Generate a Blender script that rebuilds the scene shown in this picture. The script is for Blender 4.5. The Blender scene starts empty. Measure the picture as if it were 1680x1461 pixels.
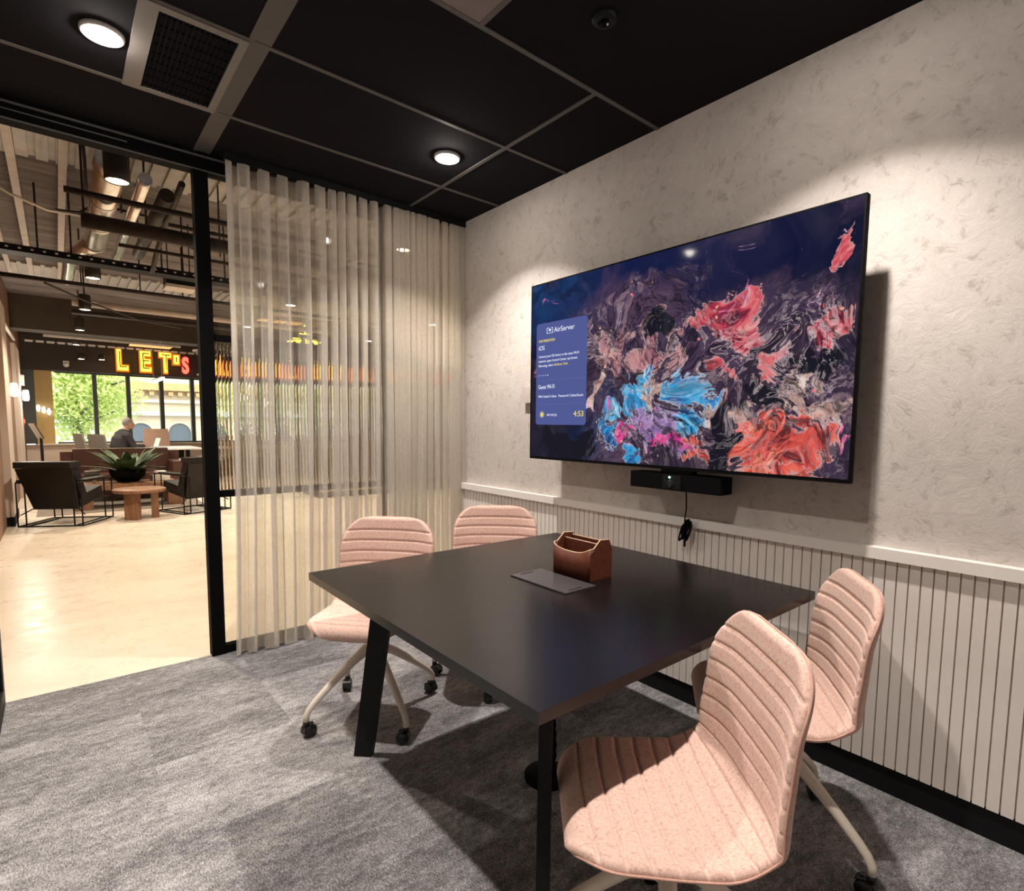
import bpy, bmesh, math, random
from mathutils import Vector, Matrix
PI = math.pi
random.seed(7)
S = bpy.context.scene
C = S.collection
def R(d): return math.radians(d)

# ------------------------------------------------------------------ materials
MATS = {}
def nodes_of(name):
    m = bpy.data.materials.new(name); m.use_nodes = True
    nt = m.node_tree
    for n in list(nt.nodes): nt.nodes.remove(n)
    out = nt.nodes.new('ShaderNodeOutputMaterial')
    return m, nt, out
def N(nt, t, **kw):
    n = nt.nodes.new(t)
    for k, v in kw.items():
        if k in n.inputs: n.inputs[k].default_value = v
        else: setattr(n, k, v)
    return n
def lk(nt, a, b): nt.links.new(a, b)
def mth(nt, op, a, b=None, c=None, clamp=False):
    n = nt.nodes.new('ShaderNodeMath'); n.operation = op; n.use_clamp = clamp
    for i, v in enumerate((a, b, c)):
        if v is None: continue
        if isinstance(v, (int, float)): n.inputs[i].default_value = v
        else: lk(nt, v, n.inputs[i])
    return n.outputs[0]
def vmth(nt, op, a, b=None, scale=None):
    n = nt.nodes.new('ShaderNodeVectorMath'); n.operation = op
    for i, v in enumerate((a, b)):
        if v is None: continue
        if isinstance(v, (tuple, list)): n.inputs[i].default_value = v
        else: lk(nt, v, n.inputs[i])
    if scale is not None: n.inputs['Scale'].default_value = scale
    return n.outputs[0]
def noise(nt, vec, scale, detail=3, rough=.55, dist=0, out='Fac'):
    n = N(nt, 'ShaderNodeTexNoise'); n.inputs['Scale'].default_value = scale
    n.inputs['Detail'].default_value = detail; n.inputs['Roughness'].default_value = rough
    n.inputs['Distortion'].default_value = dist
    if vec is not None: lk(nt, vec, n.inputs['Vector'])
    return n.outputs[out]
def ramp(nt, fac, stops, interp='LINEAR'):
    n = N(nt, 'ShaderNodeValToRGB'); cr = n.color_ramp; cr.interpolation = interp
    while len(cr.elements) < len(stops): cr.elements.new(.5)
    for e, (p, c) in zip(cr.elements, stops):
        e.position = p; e.color = tuple(c) + (1,) if len(c) == 3 else c
    if fac is not None: lk(nt, fac, n.inputs['Fac'])
    return n.outputs['Color']
def mix(nt, fac, a, b, mode='MIX'):
    n = N(nt, 'ShaderNodeMix', data_type='RGBA', blend_type=mode)
    for sock, v in ((n.inputs[0], fac), (n.inputs[6], a), (n.inputs[7], b)):
        if isinstance(v, (int, float)): sock.default_value = v
        elif isinstance(v, (tuple, list)): sock.default_value = tuple(v) + (1,) if len(v) == 3 else v
        else: lk(nt, v, sock)
    return n.outputs[2]
def pbr(name, col, rough=.5, metal=0, var=.12, scale=20, bump=0, bscale=None, spec=.5, coat=0, stretch=None, sheen=0):
    """plain procedural surface: colour broken up by noise, optional bump"""
    if name in MATS: return MATS[name]
    m, nt, out = nodes_of(name)
    b = N(nt, 'ShaderNodeBsdfPrincipled')
    b.inputs['Roughness'].default_value = rough; b.inputs['Metallic'].default_value = metal
    b.inputs['Specular IOR Level'].default_value = spec
    b.inputs['Coat Weight'].default_value = coat
    if sheen: b.inputs['Sheen Weight'].default_value = sheen
    tc = N(nt, 'ShaderNodeTexCoord').outputs['Object']
    if stretch: tc = vmth(nt, 'MULTIPLY', tc, stretch)
    f = noise(nt, tc, scale, 4)
    lo = tuple(c * (1 - var) for c in col); hi = tuple(min(1, c * (1 + var)) for c in col)
    lk(nt, ramp(nt, f, [(.3, lo), (.7, hi)]), b.inputs['Base Color'])
    if bump:
        bn = N(nt, 'ShaderNodeBump'); bn.inputs['Strength'].default_value = bump; bn.inputs['Distance'].default_value = .01
        lk(nt, noise(nt, tc, bscale or scale * 4, 3), bn.inputs['Height']); lk(nt, bn.outputs[0], b.inputs['Normal'])
    lk(nt, b.outputs[0], out.inputs['Surface'])
    MATS[name] = m
    return m
def emit(name, col, st):
    if name in MATS: return MATS[name]
    m, nt, out = nodes_of(name)
    e = N(nt, 'ShaderNodeEmission'); e.inputs['Color'].default_value = tuple(col) + (1,); e.inputs['Strength'].default_value = st
    lk(nt, e.outputs[0], out.inputs['Surface']); MATS[name] = m
    return m
def thin_glass(name, tint=(1, 1, 1), refl=.06):
    m, nt, out = nodes_of(name)
    t = N(nt, 'ShaderNodeBsdfTransparent'); t.inputs['Color'].default_value = tuple(tint) + (1,)
    g = N(nt, 'ShaderNodeBsdfGlossy'); g.inputs['Roughness'].default_value = .02
    fr = N(nt, 'ShaderNodeFresnel'); fr.inputs['IOR'].default_value = 1.35
    mx = N(nt, 'ShaderNodeMixShader'); lk(nt, fr.outputs[0], mx.inputs[0]); lk(nt, t.outputs[0], mx.inputs[1]); lk(nt, g.outputs[0], mx.inputs[2])
    lk(nt, mx.outputs[0], out.inputs['Surface'])
    return m

def mat_wallpaper():
    m, nt, out = nodes_of('concrete_wallpaper')
    b = N(nt, 'ShaderNodeBsdfPrincipled'); b.inputs['Roughness'].default_value = .75
    P = N(nt, 'ShaderNodeTexCoord').outputs['Object']
    w = noise(nt, P, 2.2, 4, .6, 0, 'Color')
    P1 = vmth(nt, 'ADD', P, vmth(nt, 'SCALE', w, scale=.35))
    big = noise(nt, P1, 3.0, 5, .6); mid = noise(nt, P1, 21, 6, .72, .25); fine = noise(nt, P1, 60, 3, .6)
    c1 = ramp(nt, big, [(.3, (.53, .485, .45)), (.7, (.63, .58, .54))])
    c2 = mix(nt, ramp(nt, mid, [(.32, (.85, .85, .85)), (.455, (0, 0, 0)), (.5, (0, 0, 0))]), c1, (.37, .325, .29))
    c3 = mix(nt, ramp(nt, mid, [(.55, (0, 0, 0)), (.75, (.6, .6, .6))]), c2, (.71, .66, .61))
    lk(nt, c3, b.inputs['Base Color'])
    bn = N(nt, 'ShaderNodeBump'); bn.inputs['Strength'].default_value = .25; bn.inputs['Distance'].default_value = .01
    lk(nt, mth(nt, 'ADD', mid, mth(nt, 'MULTIPLY', fine, .4)), bn.inputs['Height']); lk(nt, bn.outputs[0], b.inputs['Normal'])
    lk(nt, b.outputs[0], out.inputs['Surface'])
    return m
def mat_carpet():
    m, nt, out = nodes_of('grey_carpet_tile')
    b = N(nt, 'ShaderNodeBsdfPrincipled'); b.inputs['Roughness'].default_value = .95; b.inputs['Specular IOR Level'].default_value = .1
    P = N(nt, 'ShaderNodeTexCoord').outputs['Object']
    cell = vmth(nt, 'FLOOR', vmth(nt, 'MULTIPLY', P, (2.0, 2.0, 0)))
    wn = N(nt, 'ShaderNodeTexWhiteNoise', noise_dimensions='3D'); lk(nt, cell, wn.inputs['Vector'])
    Pa = vmth(nt, 'ADD', P, vmth(nt, 'SCALE', wn.outputs['Color'], scale=9))
    st = vmth(nt, 'MULTIPLY', Pa, (2.2, 6.0, 1)); st2 = vmth(nt, 'MULTIPLY', P, (1.3, 4.0, 1))
    a = noise(nt, st, 1.4, 5, .68, .4); a2 = noise(nt, st2, 1.1, 4, .6, .3)
    mot = noise(nt, vmth(nt, 'MULTIPLY', P, (1, 1.6, 1)), 26, 5, .75)
    g = noise(nt, P, 210, 2, .6); g2 = noise(nt, vmth(nt, 'MULTIPLY', P, (300, 60, 1)), 1, 2, .6)
    v = mth(nt, 'ADD', mth(nt, 'MULTIPLY', a, .34), mth(nt, 'MULTIPLY', a2, .24))
    v = mth(nt, 'ADD', v, mth(nt, 'MULTIPLY', mot, .42))
    v = mth(nt, 'ADD', v, mth(nt, 'MULTIPLY', mth(nt, 'SUBTRACT', g, .5), .55))
    v = mth(nt, 'ADD', v, mth(nt, 'MULTIPLY', mth(nt, 'SUBTRACT', g2, .5), .35))
    v = mth(nt, 'ADD', v, mth(nt, 'MULTIPLY', mth(nt, 'SUBTRACT', wn.outputs['Value'], .5), .07))
    lk(nt, ramp(nt, v, [(.36, (.078, .076, .079)), (.50, (.212, .208, .213)), (.66, (.47, .463, .468))]), b.inputs['Base Color'])
    bn = N(nt, 'ShaderNodeBump'); bn.inputs['Strength'].default_value = .5; bn.inputs['Distance'].default_value = .004
    lk(nt, mth(nt, 'ADD', g, g2), bn.inputs['Height']); lk(nt, bn.outputs[0], b.inputs['Normal'])
    lk(nt, b.outputs[0], out.inputs['Surface'])
    return m
def mat_pinkfabric():
    m, nt, out = nodes_of('pink_heather_fabric')
    b = N(nt, 'ShaderNodeBsdfPrincipled'); b.inputs['Roughness'].default_value = .9; b.inputs['Specular IOR Level'].default_value = .15
    b.inputs['Sheen Weight'].default_value = .15
    P = N(nt, 'ShaderNodeTexCoord').outputs['Object']
    f = noise(nt, P, 170, 4, .75); f2 = noise(nt, P, 420, 2, .6); f3 = noise(nt, P, 5, 2)
    v = mth(nt, 'ADD', mth(nt, 'MULTIPLY', f, .7), mth(nt, 'MULTIPLY', f2, .3))
    c = ramp(nt, v, [(.28, (.38, .22, .18)), (.40, (.59, .385, .315)), (.56, (.68, .485, .415)), (.72, (.76, .59, .515))])
    fl = noise(nt, P, 115, 3, .6)
    c = mix(nt, ramp(nt, fl, [(.34, (.8, .8, .8)), (.455, (0, 0, 0))]), c, (.46, .27, .215))
    c = mix(nt, mth(nt, 'MULTIPLY', f3, .15), c, (.70, .47, .39))
    lk(nt, c, b.inputs['Base Color'])
    bn = N(nt, 'ShaderNodeBump'); bn.inputs['Strength'].default_value = .25; bn.inputs['Distance'].default_value = .002
    lk(nt, f2, bn.inputs['Height']); lk(nt, bn.outputs[0], b.inputs['Normal'])
    lk(nt, b.outputs[0], out.inputs['Surface'])
    return m
def mat_curtain():
    m, nt, out = nodes_of('sheer_linen')
    P = N(nt, 'ShaderNodeTexCoord').outputs['Object']
    wv = noise(nt, vmth(nt, 'MULTIPLY', P, (60, 60, 420)), 1, 2, .6); wv2 = noise(nt, vmth(nt, 'MULTIPLY', P, (420, 420, 30)), 1, 2, .6)
    w = mth(nt, 'MULTIPLY', mth(nt, 'ADD', wv, wv2), .5)
    col = ramp(nt, w, [(.3, (.76, .705, .625)), (.7, (.90, .845, .755))])
    d = N(nt, 'ShaderNodeBsdfDiffuse'); tl = N(nt, 'ShaderNodeBsdfTranslucent'); tr = N(nt, 'ShaderNodeBsdfTransparent')
    lk(nt, col, d.inputs[0]); lk(nt, col, tl.inputs[0])
    m1 = N(nt, 'ShaderNodeMixShader'); m1.inputs[0].default_value = .45
    lk(nt, d.outputs[0], m1.inputs[1]); lk(nt, tl.outputs[0], m1.inputs[2])
    lw = N(nt, 'ShaderNodeLayerWeight'); lw.inputs['Blend'].default_value = .5
    op = mth(nt, 'ADD', .54, mth(nt, 'MULTIPLY', mth(nt, 'SUBTRACT', w, .5), .35))
    op = mth(nt, 'ADD', op, mth(nt, 'MULTIPLY', mth(nt, 'POWER', lw.outputs['Facing'], 2.0), .40), clamp=True)
    m2 = N(nt, 'ShaderNodeMixShader'); lk(nt, op, m2.inputs[0]); lk(nt, tr.outputs[0], m2.inputs[1]); lk(nt, m1.outputs[0], m2.inputs[2])
    lk(nt, m2.outputs[0], out.inputs['Surface'])
    return m
def mat_lobbyfloor():
    m, nt, out = nodes_of('polished_screed')
    b = N(nt, 'ShaderNodeBsdfPrincipled')
    P = N(nt, 'ShaderNodeTexCoord').outputs['Object']
    a = noise(nt, vmth(nt, 'MULTIPLY', P, (.8, 1.7, 1)), 1.1, 4, .58, .9); a2 = noise(nt, P, 9, 4, .6)
    c = ramp(nt, a, [(.25, (.50, .42, .335)), (.48, (.61, .52, .42)), (.7, (.66, .565, .46))])
    lk(nt, c, b.inputs['Base Color'])
    lk(nt, ramp(nt, a2, [(.3, (.24, .24, .24)), (.7, (.38, .38, .38))]), b.inputs['Roughness'])
    bn = N(nt, 'ShaderNodeBump'); bn.inputs['Strength'].default_value = .035; bn.inputs['Distance'].default_value = .004
    lk(nt, noise(nt, P, 22, 3), bn.inputs['Height']); lk(nt, bn.outputs[0], b.inputs['Normal'])
    lk(nt, b.outputs[0], out.inputs['Surface'])
    return m
def mat_slab():
    m, nt, out = nodes_of('raw_concrete_slab')
    b = N(nt, 'ShaderNodeBsdfPrincipled'); b.inputs['Roughness'].default_value = .9
    P = N(nt, 'ShaderNodeTexCoord').outputs['Object']
    a = noise(nt, vmth(nt, 'MULTIPLY', P, (.5, 3, 1)), 1.6, 6, .7, .6); sp = noise(nt, P, 3.2, 3)
    c = ramp(nt, a, [(.3, (.085, .074, .072)), (.5, (.18, .158, .152)), (.7, (.30, .268, .258))])
    c = mix(nt, ramp(nt, sp, [(.66, (0, 0, 0)), (.72, (.8, .8, .8))]), c, (.08, .07, .065))
    lk(nt, c, b.inputs['Base Color']); lk(nt, b.outputs[0], out.inputs['Surface'])
    return m
def mat_wood(name, dark, light, scale=6, rough=.45):
    if name in MATS: return MATS[name]
    m, nt, out = nodes_of(name)
    b = N(nt, 'ShaderNodeBsdfPrincipled'); b.inputs['Roughness'].default_value = rough
    P = N(nt, 'ShaderNodeTexCoord').outputs['Object']
    a = noise(nt, vmth(nt, 'MULTIPLY', P, (1, 1, .12)), scale * 3, 5, .65, 1.4)
    lk(nt, ramp(nt, a, [(.3, dark), (.7, light)]), b.inputs['Base Color'])
    lk(nt, b.outputs[0], out.inputs['Surface']); MATS[name] = m
    return m
def mat_screen():
    m, nt, out = nodes_of('screen_picture')
    UV = N(nt, 'ShaderNodeTexCoord').outputs['UV']
    P = vmth(nt, 'MULTIPLY', UV, (1.76, 1, 0))
    def warp(P, sc, amp, det, off, rough=.55):
        c = noise(nt, vmth(nt, 'ADD', P, off), sc, det, rough, 0, 'Color')
        return vmth(nt, 'ADD', P, vmth(nt, 'SCALE', vmth(nt, 'SUBTRACT', c, (.5, .5, .5)), scale=amp))
    W1 = warp(P, 2.6, .50, 1, (3.1, 7.7, .3)); W2 = warp(W1, 6.0, .30, 2, (9.2, 1.1, .7)); W3 = warp(W2, 15, .13, 3, (4.4, 2.2, .2)); W4 = warp(W3, 34, .05, 2, (1.4, 6.2, 2.2))
    B1 = warp(P, 3.4, .26, 1, (5.5, 2.7, 1.3)); B2 = warp(B1, 8, .20, 2, (2.2, 8.1, .4)); B3 = warp(B2, 19, .085, 3, (7.4, 3.2, .9))
    fA = noise(nt, W4, 2.6, 3, .5); fB = noise(nt, vmth(nt, 'ADD', W4, (5, 5, 5)), 4.5, 4, .6); fC = noise(nt, vmth(nt, 'ADD', W2, (8, 2, 5)), 2.2, 3, .6); fD = noise(nt, vmth(nt, 'ADD', W3, (1, 8, 3)), 8, 4, .6); fE = noise(nt, vmth(nt, 'ADD', W3, (3, 1, 9)), 6.5, 4, .62)
    sx = N(nt, 'ShaderNodeSeparateXYZ'); lk(nt, UV, sx.inputs[0]); U, V = sx.outputs[0], sx.outputs[1]
    def blob(u, v, ru, rv, src=None):
        d = vmth(nt, 'MULTIPLY', vmth(nt, 'SUBTRACT', src or B3, (u * 1.76, v, 0)), (1 / (ru * 1.76), 1 / rv, 0))
        n = N(nt, 'ShaderNodeVectorMath', operation='LENGTH'); lk(nt, d, n.inputs[0])
        return mth(nt, 'SUBTRACT', 1, n.outputs['Value'], clamp=True)
    def amax(*bs):
        r = bs[0]
        for b_ in bs[1:]: r = mth(nt, 'MAXIMUM', r, b_)
        return r
    def step(x, t, w): return mth(nt, 'DIVIDE', mth(nt, 'SUBTRACT', x, t - w), 2 * w, clamp=True)
    def line(f, freq, pw): return mth(nt, 'POWER', mth(nt, 'ABSOLUTE', mth(nt, 'SINE', mth(nt, 'MULTIPLY', f, freq))), pw)
    # deep navy to charcoal ground
    base = ramp(nt, fC, [(.30, (.004, .005, .018)), (.45, (.010, .010, .022)), (.56, (.020, .017, .032)), (.70, (.045, .034, .055))])
    navy = mth(nt, 'MULTIPLY', mth(nt, 'SUBTRACT', V, .50, clamp=True), 3.0, clamp=True)
    base = mix(nt, mth(nt, 'MULTIPLY', navy, mth(nt, 'SUBTRACT', 1.0, mth(nt, 'MULTIPLY', U, .8), clamp=True)), base, ramp(nt, fC, [(.3, (.006, .012, .075)), (.7, (.014, .020, .085))]))
    blue_d = amax(blob(.33, .17, .20, .30), blob(.05, .95, .30, .3))
    base = mix(nt, mth(nt, 'MULTIPLY', blue_d, 1.2, clamp=True), base, ramp(nt, fB, [(.35, (.006, .014, .05)), (.6, (.012, .05, .15))]))
    # dusty lilac smoke
    act = amax(blob(.38, .58, .30, .34, B2), blob(.60, .52, .36, .34, B2), blob(.52, .14, .34, .34, B2), blob(.86, .22, .30, .34, B2), blob(.92, .55, .16, .30, B2), blob(.46, .78, .26, .18, B2))
    veil = mth(nt, 'MULTIPLY', step(mth(nt, 'ADD', mth(nt, 'MULTIPLY', act, .55), fA), .68, .16), .85)
    c = mix(nt, veil, base, ramp(nt, fB, [(.34, (.022, .014, .028)), (.46, (.11, .062, .105)), (.54, (.065, .040, .085)), (.62, (.24, .14, .18)), (.72, (.36, .24, .29))]))
    def layer(c, mask, f, cols, lo=.10, soft=.06, edge=(.75, .55, .52), ea=.55):
        f = mth(nt, 'ADD', mth(nt, 'MULTIPLY', f, .4), mth(nt, 'MULTIPLY', fE, .6))
        v = mth(nt, 'ADD', mask, mth(nt, 'MULTIPLY', mth(nt, 'SUBTRACT', f, .5), 3.1))
        lo = lo + .22; m_ = step(v, lo + .13, soft)
        c = mix(nt, mth(nt, 'MULTIPLY', m_, .96), c, cols)
        e_ = mth(nt, 'SUBTRACT', 1, mth(nt, 'ABSOLUTE', mth(nt, 'DIVIDE', mth(nt, 'SUBTRACT', v, lo + .13), .06)), clamp=True)
        return mix(nt, mth(nt, 'MULTIPLY', e_, ea), c, edge)
    pk = amax(blob(.34, .56, .13, .20), blob(.45, .50, .10, .14), blob(.60, .48, .12, .14), blob(.55, .63, .10, .14))
    c = layer(c, pk, fA, ramp(nt, fD, [(.3, (.10, .04, .06)), (.45, (.38, .16, .20)), (.56, (.55, .26, .26)), (.68, (.72, .46, .45))]), .16, .10)
    red = amax(blob(.67, .70, .11, .10), blob(.75, .60, .10, .20), blob(.83, .45, .08, .18), blob(.95, .54, .13, .16), blob(.70, .40, .05, .12), blob(.965, .84, .035, .09))
    c = layer(c, red, fA, ramp(nt, fD, [(.3, (.09, .015, .03)), (.43, (.45, .04, .08)), (.54, (.70, .12, .14)), (.66, (.78, .34, .33))]), .21, .07)
    cream = amax(blob(.50, .36, .10, .14), blob(.72, .26, .14, .10), blob(.90, .30, .14, .16), blob(.30, .40, .06, .16))
    c = layer(c, cream, fB, ramp(nt, fD, [(.3, (.05, .03, .03)), (.44, (.36, .20, .17)), (.56, (.62, .42, .36)), (.68, (.80, .66, .60))]), .22, .08)
    blue = amax(blob(.44, .34, .10, .26), blob(.60, .32, .14, .18), blob(.62, .20, .08, .16), blob(.36, .16, .12, .14), blob(.45, .03, .10, .10), blob(.40, .25, .10, .12))
    c = layer(c, blue, fB, ramp(nt, fD, [(.28, (.006, .02, .06)), (.40, (.02, .13, .36)), (.52, (.03, .34, .68)), (.60, (.16, .52, .80)), (.70, (.55, .74, .86))]), .24, .06, (.62, .70, .80), .6)
    lil = amax(blob(.52, .16, .12, .20), blob(.58, .06, .10, .12), blob(.47, .22, .07, .12))
    c = layer(c, lil, fA, ramp(nt, fD, [(.3, (.06, .03, .10)), (.45, (.24, .13, .34)), (.56, (.42, .26, .52)), (.7, (.60, .46, .66))]), .14, .10, (.6, .5, .66), .5)
    mag = amax(blob(.435, .17, .065, .08), blob(.53, .09, .09, .08), blob(.60, .08, .05, .08))
    c = layer(c, mag, fB, ramp(nt, fD, [(.3, (.30, .02, .16)), (.5, (.80, .06, .30)), (.7, (.86, .26, .44))]), .12, .07, (.7, .3, .5), .4)
    org = amax(blob(.84, .10, .20, .22), blob(.76, .05, .12, .14), blob(.93, .16, .10, .12), blob(.645, .10, .035, .06, B2), blob(.66, .03, .09, .08), blob(.88, .26, .10, .08))
    c = layer(c, org, fA, ramp(nt, fD, [(.28, (.06, .012, .012)), (.40, (.40, .05, .04)), (.50, (.74, .10, .08)), (.60, (.88, .20, .11)), (.70, (.90, .42, .33))]), .17, .06)
    dk = amax(blob(.715, .15, .045, .24, B2), blob(.93, .40, .09, .09), blob(.80, .33, .09, .07), blob(.53, .64, .07, .08), blob(.16, .09, .18, .14))
    c = mix(nt, step(mth(nt, 'ADD', dk, mth(nt, 'MULTIPLY', mth(nt, 'SUBTRACT', fB, .5), .9)), .26, .07), c, (.010, .010, .018))
    # marbling: dark veins and fine pale rims inside the active paint
    am_ = mth(nt, 'MULTIPLY', mth(nt, 'SUBTRACT', act, .16, clamp=True), 2.2, clamp=True)
    c = mix(nt, mth(nt, 'MULTIPLY', mth(nt, 'MULTIPLY', line(fA, 38, 5), am_), .85), c, (.012, .010, .018))
    c = mix(nt, mth(nt, 'MULTIPLY', mth(nt, 'MULTIPLY', mth(nt, 'MULTIPLY', line(fB, 24, 16), am_), step(fC, .5, .08)), .55), c, (.72, .58, .60))
    vo = N(nt, 'ShaderNodeTexVoronoi'); vo.inputs['Scale'].default_value = 24; lk(nt, warp(P, 16, .03, 2, (0, 0, 0)), vo.inputs['Vector'])
    sc_ = N(nt, 'ShaderNodeSeparateColor'); lk(nt, vo.outputs['Color'], sc_.inputs[0])
    rad = mth(nt, 'MULTIPLY', sc_.outputs[1], .22)
    bub = mth(nt, 'MULTIPLY', mth(nt, 'LESS_THAN', vo.outputs['Distance'], rad), mth(nt, 'MULTIPLY', mth(nt, 'GREATER_THAN', act, .30), mth(nt, 'GREATER_THAN', sc_.outputs[0], .74)))
    c = mix(nt, mth(nt, 'MULTIPLY', bub, .85), c, ramp(nt, sc_.outputs[2], [(.3, (.85, .42, .28)), (.6, (.80, .58, .52)), (.9, (.80, .20, .24))]))
    e = N(nt, 'ShaderNodeEmission'); e.inputs['Strength'].default_value = 1.0; lk(nt, c, e.inputs['Color'])
    g = N(nt, 'ShaderNodeBsdfGlossy'); g.inputs['Roughness'].default_value = .06
    fr = N(nt, 'ShaderNodeFresnel'); fr.inputs['IOR'].default_value = 1.3
    mx = N(nt, 'ShaderNodeMixShader'); lk(nt, mth(nt, 'MULTIPLY', fr.outputs[0], .25), mx.inputs[0]); lk(nt, e.outputs[0], mx.inputs[1]); lk(nt, g.outputs[0], mx.inputs[2])
    lk(nt, mx.outputs[0], out.inputs['Surface'])
    return m
def mat_leaf():
    m, nt, out = nodes_of('leaf_green')
    P = N(nt, 'ShaderNodeTexCoord').outputs['Object']
    c = ramp(nt, noise(nt, P, .9, 4, .7), [(.3, (.30, .42, .14)), (.5, (.66, .74, .30)), (.7, (.86, .88, .52))])
    d = N(nt, 'ShaderNodeBsdfDiffuse'); t = N(nt, 'ShaderNodeBsdfTranslucent'); lk(nt, c, d.inputs[0]); lk(nt, c, t.inputs[0])
    mx = N(nt, 'ShaderNodeMixShader'); mx.inputs[0].default_value = .5; lk(nt, d.outputs[0], mx.inputs[1]); lk(nt, t.outputs[0], mx.inputs[2])
    lk(nt, mx.outputs[0], out.inputs['Surface'])
    return m

M_wallpaper = mat_wallpaper(); M_carpet = mat_carpet(); M_pink = mat_pinkfabric(); M_curtain = mat_curtain()
M_lfloor = mat_lobbyfloor(); M_slab = mat_slab(); M_screen = mat_screen(); M_leaf = mat_leaf()
M_ceil = pbr('charcoal_ceiling_tile', (.0125, .0115, .0135), .95, var=.15, scale=160, bump=.1, spec=.1)
M_tbar = pbr('ceiling_grid_bar', (.10, .092, .085), .6, var=.06)
M_panel_grey = pbr('grey_access_panel', (.24, .205, .195), .7, var=.05)
M_black = pbr('black_powdercoat', (.007, .007, .008), .55, var=.1, scale=60, spec=.18)
M_frame = pbr('black_window_frame', (.0035, .0033, .0035), .7, var=.1, scale=60, spec=.06)
M_blackmatte = pbr('matte_black_plastic', (.0025, .0025, .003), .7, var=.1, scale=60, spec=.08)
M_kick = pbr('black_kickboard', (.006, .006, .007), .7, var=.1, spec=.2)
M_slat = pbr('painted_slat_grey', (.80, .75, .70), .55, var=.03, scale=8)
M_dado = pbr('painted_dado_rail', (.86, .82, .775), .5, var=.02, scale=8)
M_plaster = pbr('warm_grey_plaster', (.50, .46, .42), .8, var=.04, scale=6)
M_table = pbr('dark_laminate_top', (.0035, .003, .0033), .24, var=.08, scale=80, spec=.42)
M_tedge = pbr('dark_laminate_edge', (.030, .026, .026), .45, var=.08, scale=80)
M_flap = pbr('dark_grey_flap', (.040, .036, .038), .30, var=.05, scale=60)
M_leather_tan = pbr('brown_leather', (.085, .022, .010), .5, var=.2, scale=40, bump=.12, bscale=260, spec=.25)
M_leather_edge = pbr('raw_leather_edge', (.42, .27, .17), .7, var=.1, scale=90)
M_legcream = pbr('cream_powdercoat', (.72, .65, .56), .4, var=.03, scale=60)
M_piping = pbr('pink_piping', (.50, .30, .24), .9, var=.1, scale=200)
M_caster = pbr('black_caster', (.008, .008, .008), .35, var=.1, scale=60)
M_chrome = pbr('polished_steel', (.55, .53, .5), .22, 1, var=.05)
M_glass = thin_glass('clear_glass', (.95, .96, .95))
M_white = pbr('white_plastic', (.72, .70, .67), .45, var=.03)
M_bronze = pbr('lamp_black_metal', (.03, .026, .022), .5, var=.1, spec=.4)
M_duct = pbr('galvanised_duct', (.74, .71, .67), .24, .9, var=.2, scale=7, stretch=(1, 1, 8))
M_pipe = pbr('black_pipe', (.03, .026, .022), .55, var=.2, scale=15)
M_conduit = pbr('pale_conduit', (.62, .56, .50), .6, var=.1, scale=9)
M_deck = pbr('galvanised_deck', (.44, .40, .365), .5, .2, var=.15, scale=5)
M_bulk = pbr('dark_brown_bulkhead', (.034, .022, .018), .7, var=.12, scale=3)
M_beam = pbr('brown_beam', (.050, .034, .022), .7, var=.2, scale=2)
M_lwall = pbr('brown_plaster_lobby', (.22, .12, .072), .8, var=.08, scale=2)
M_lwall2 = pbr('pale_pilaster', (.56, .46, .39), .8, var=.05, scale=3)
M_sillwall = pbr('blush_wall', (.66, .55, .47), .8, var=.03, scale=3)
M_jamb = pbr('yellow_oak', (.58, .40, .15), .6, var=.08, scale=4)
M_mull = pbr('dark_mullion', (.055, .06, .058), .5, var=.06)
M_dleather = pbr('black_leather', (.011, .009, .008), .5, var=.25, scale=8, bump=.1, bscale=120, spec=.25)
M_bleather = pbr('brown_sofa_leather', (.075, .032, .023), .34, var=.25, scale=4, bump=.12, bscale=60)
M_oak = mat_wood('walnut_slab', (.12, .055, .028), (.27, .135, .07), 5)
M_reeded_m, _nt, _out = nodes_of('reeded_glass')
_g = N(_nt, 'ShaderNodeBsdfGlass'); _g.inputs['Roughness'].default_value = .0; _g.inputs['IOR'].default_value = 1.45; _g.inputs['Color'].default_value = (.95, .96, .93, 1)
lk(_nt, _g.outputs[0], _out.inputs['Surface']); M_reeded = M_reeded_m
M_lens = emit('downlight_lens', (1, .88, .72), 22)
M_lens_l = emit('lobby_lamp_lens', (1, .80, .52), 30)
M_sconce = emit('sconce_glass', (1, .90, .78), 45)
M_globe = emit('opal_globe', (1, .95, .88), 3.0)
M_neon = emit('yellow_neon', (1, .56, .04), 5.0)
M_halo = emit('orange_bloom', (1, .22, .01), .75)  # glow colour imitating the bloom around the sign letters, no lamp behind them
M_halo_r = emit('red_bloom', (.8, .05, .03), .35)
M_neon_red = emit('red_neon', (1, .10, .06), 3.2)
M_neon_or = emit('orange_sign_light', (1, .20, .035), 2.4)
M_neon_y2 = emit('yellow_chandelier_bulb', (1, .72, .06), 7)
M_tube = emit('white_tube', (1, .95, .86), 6)
M_amber = emit('amber_panel', (1, .52, .18), 1.3)

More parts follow.
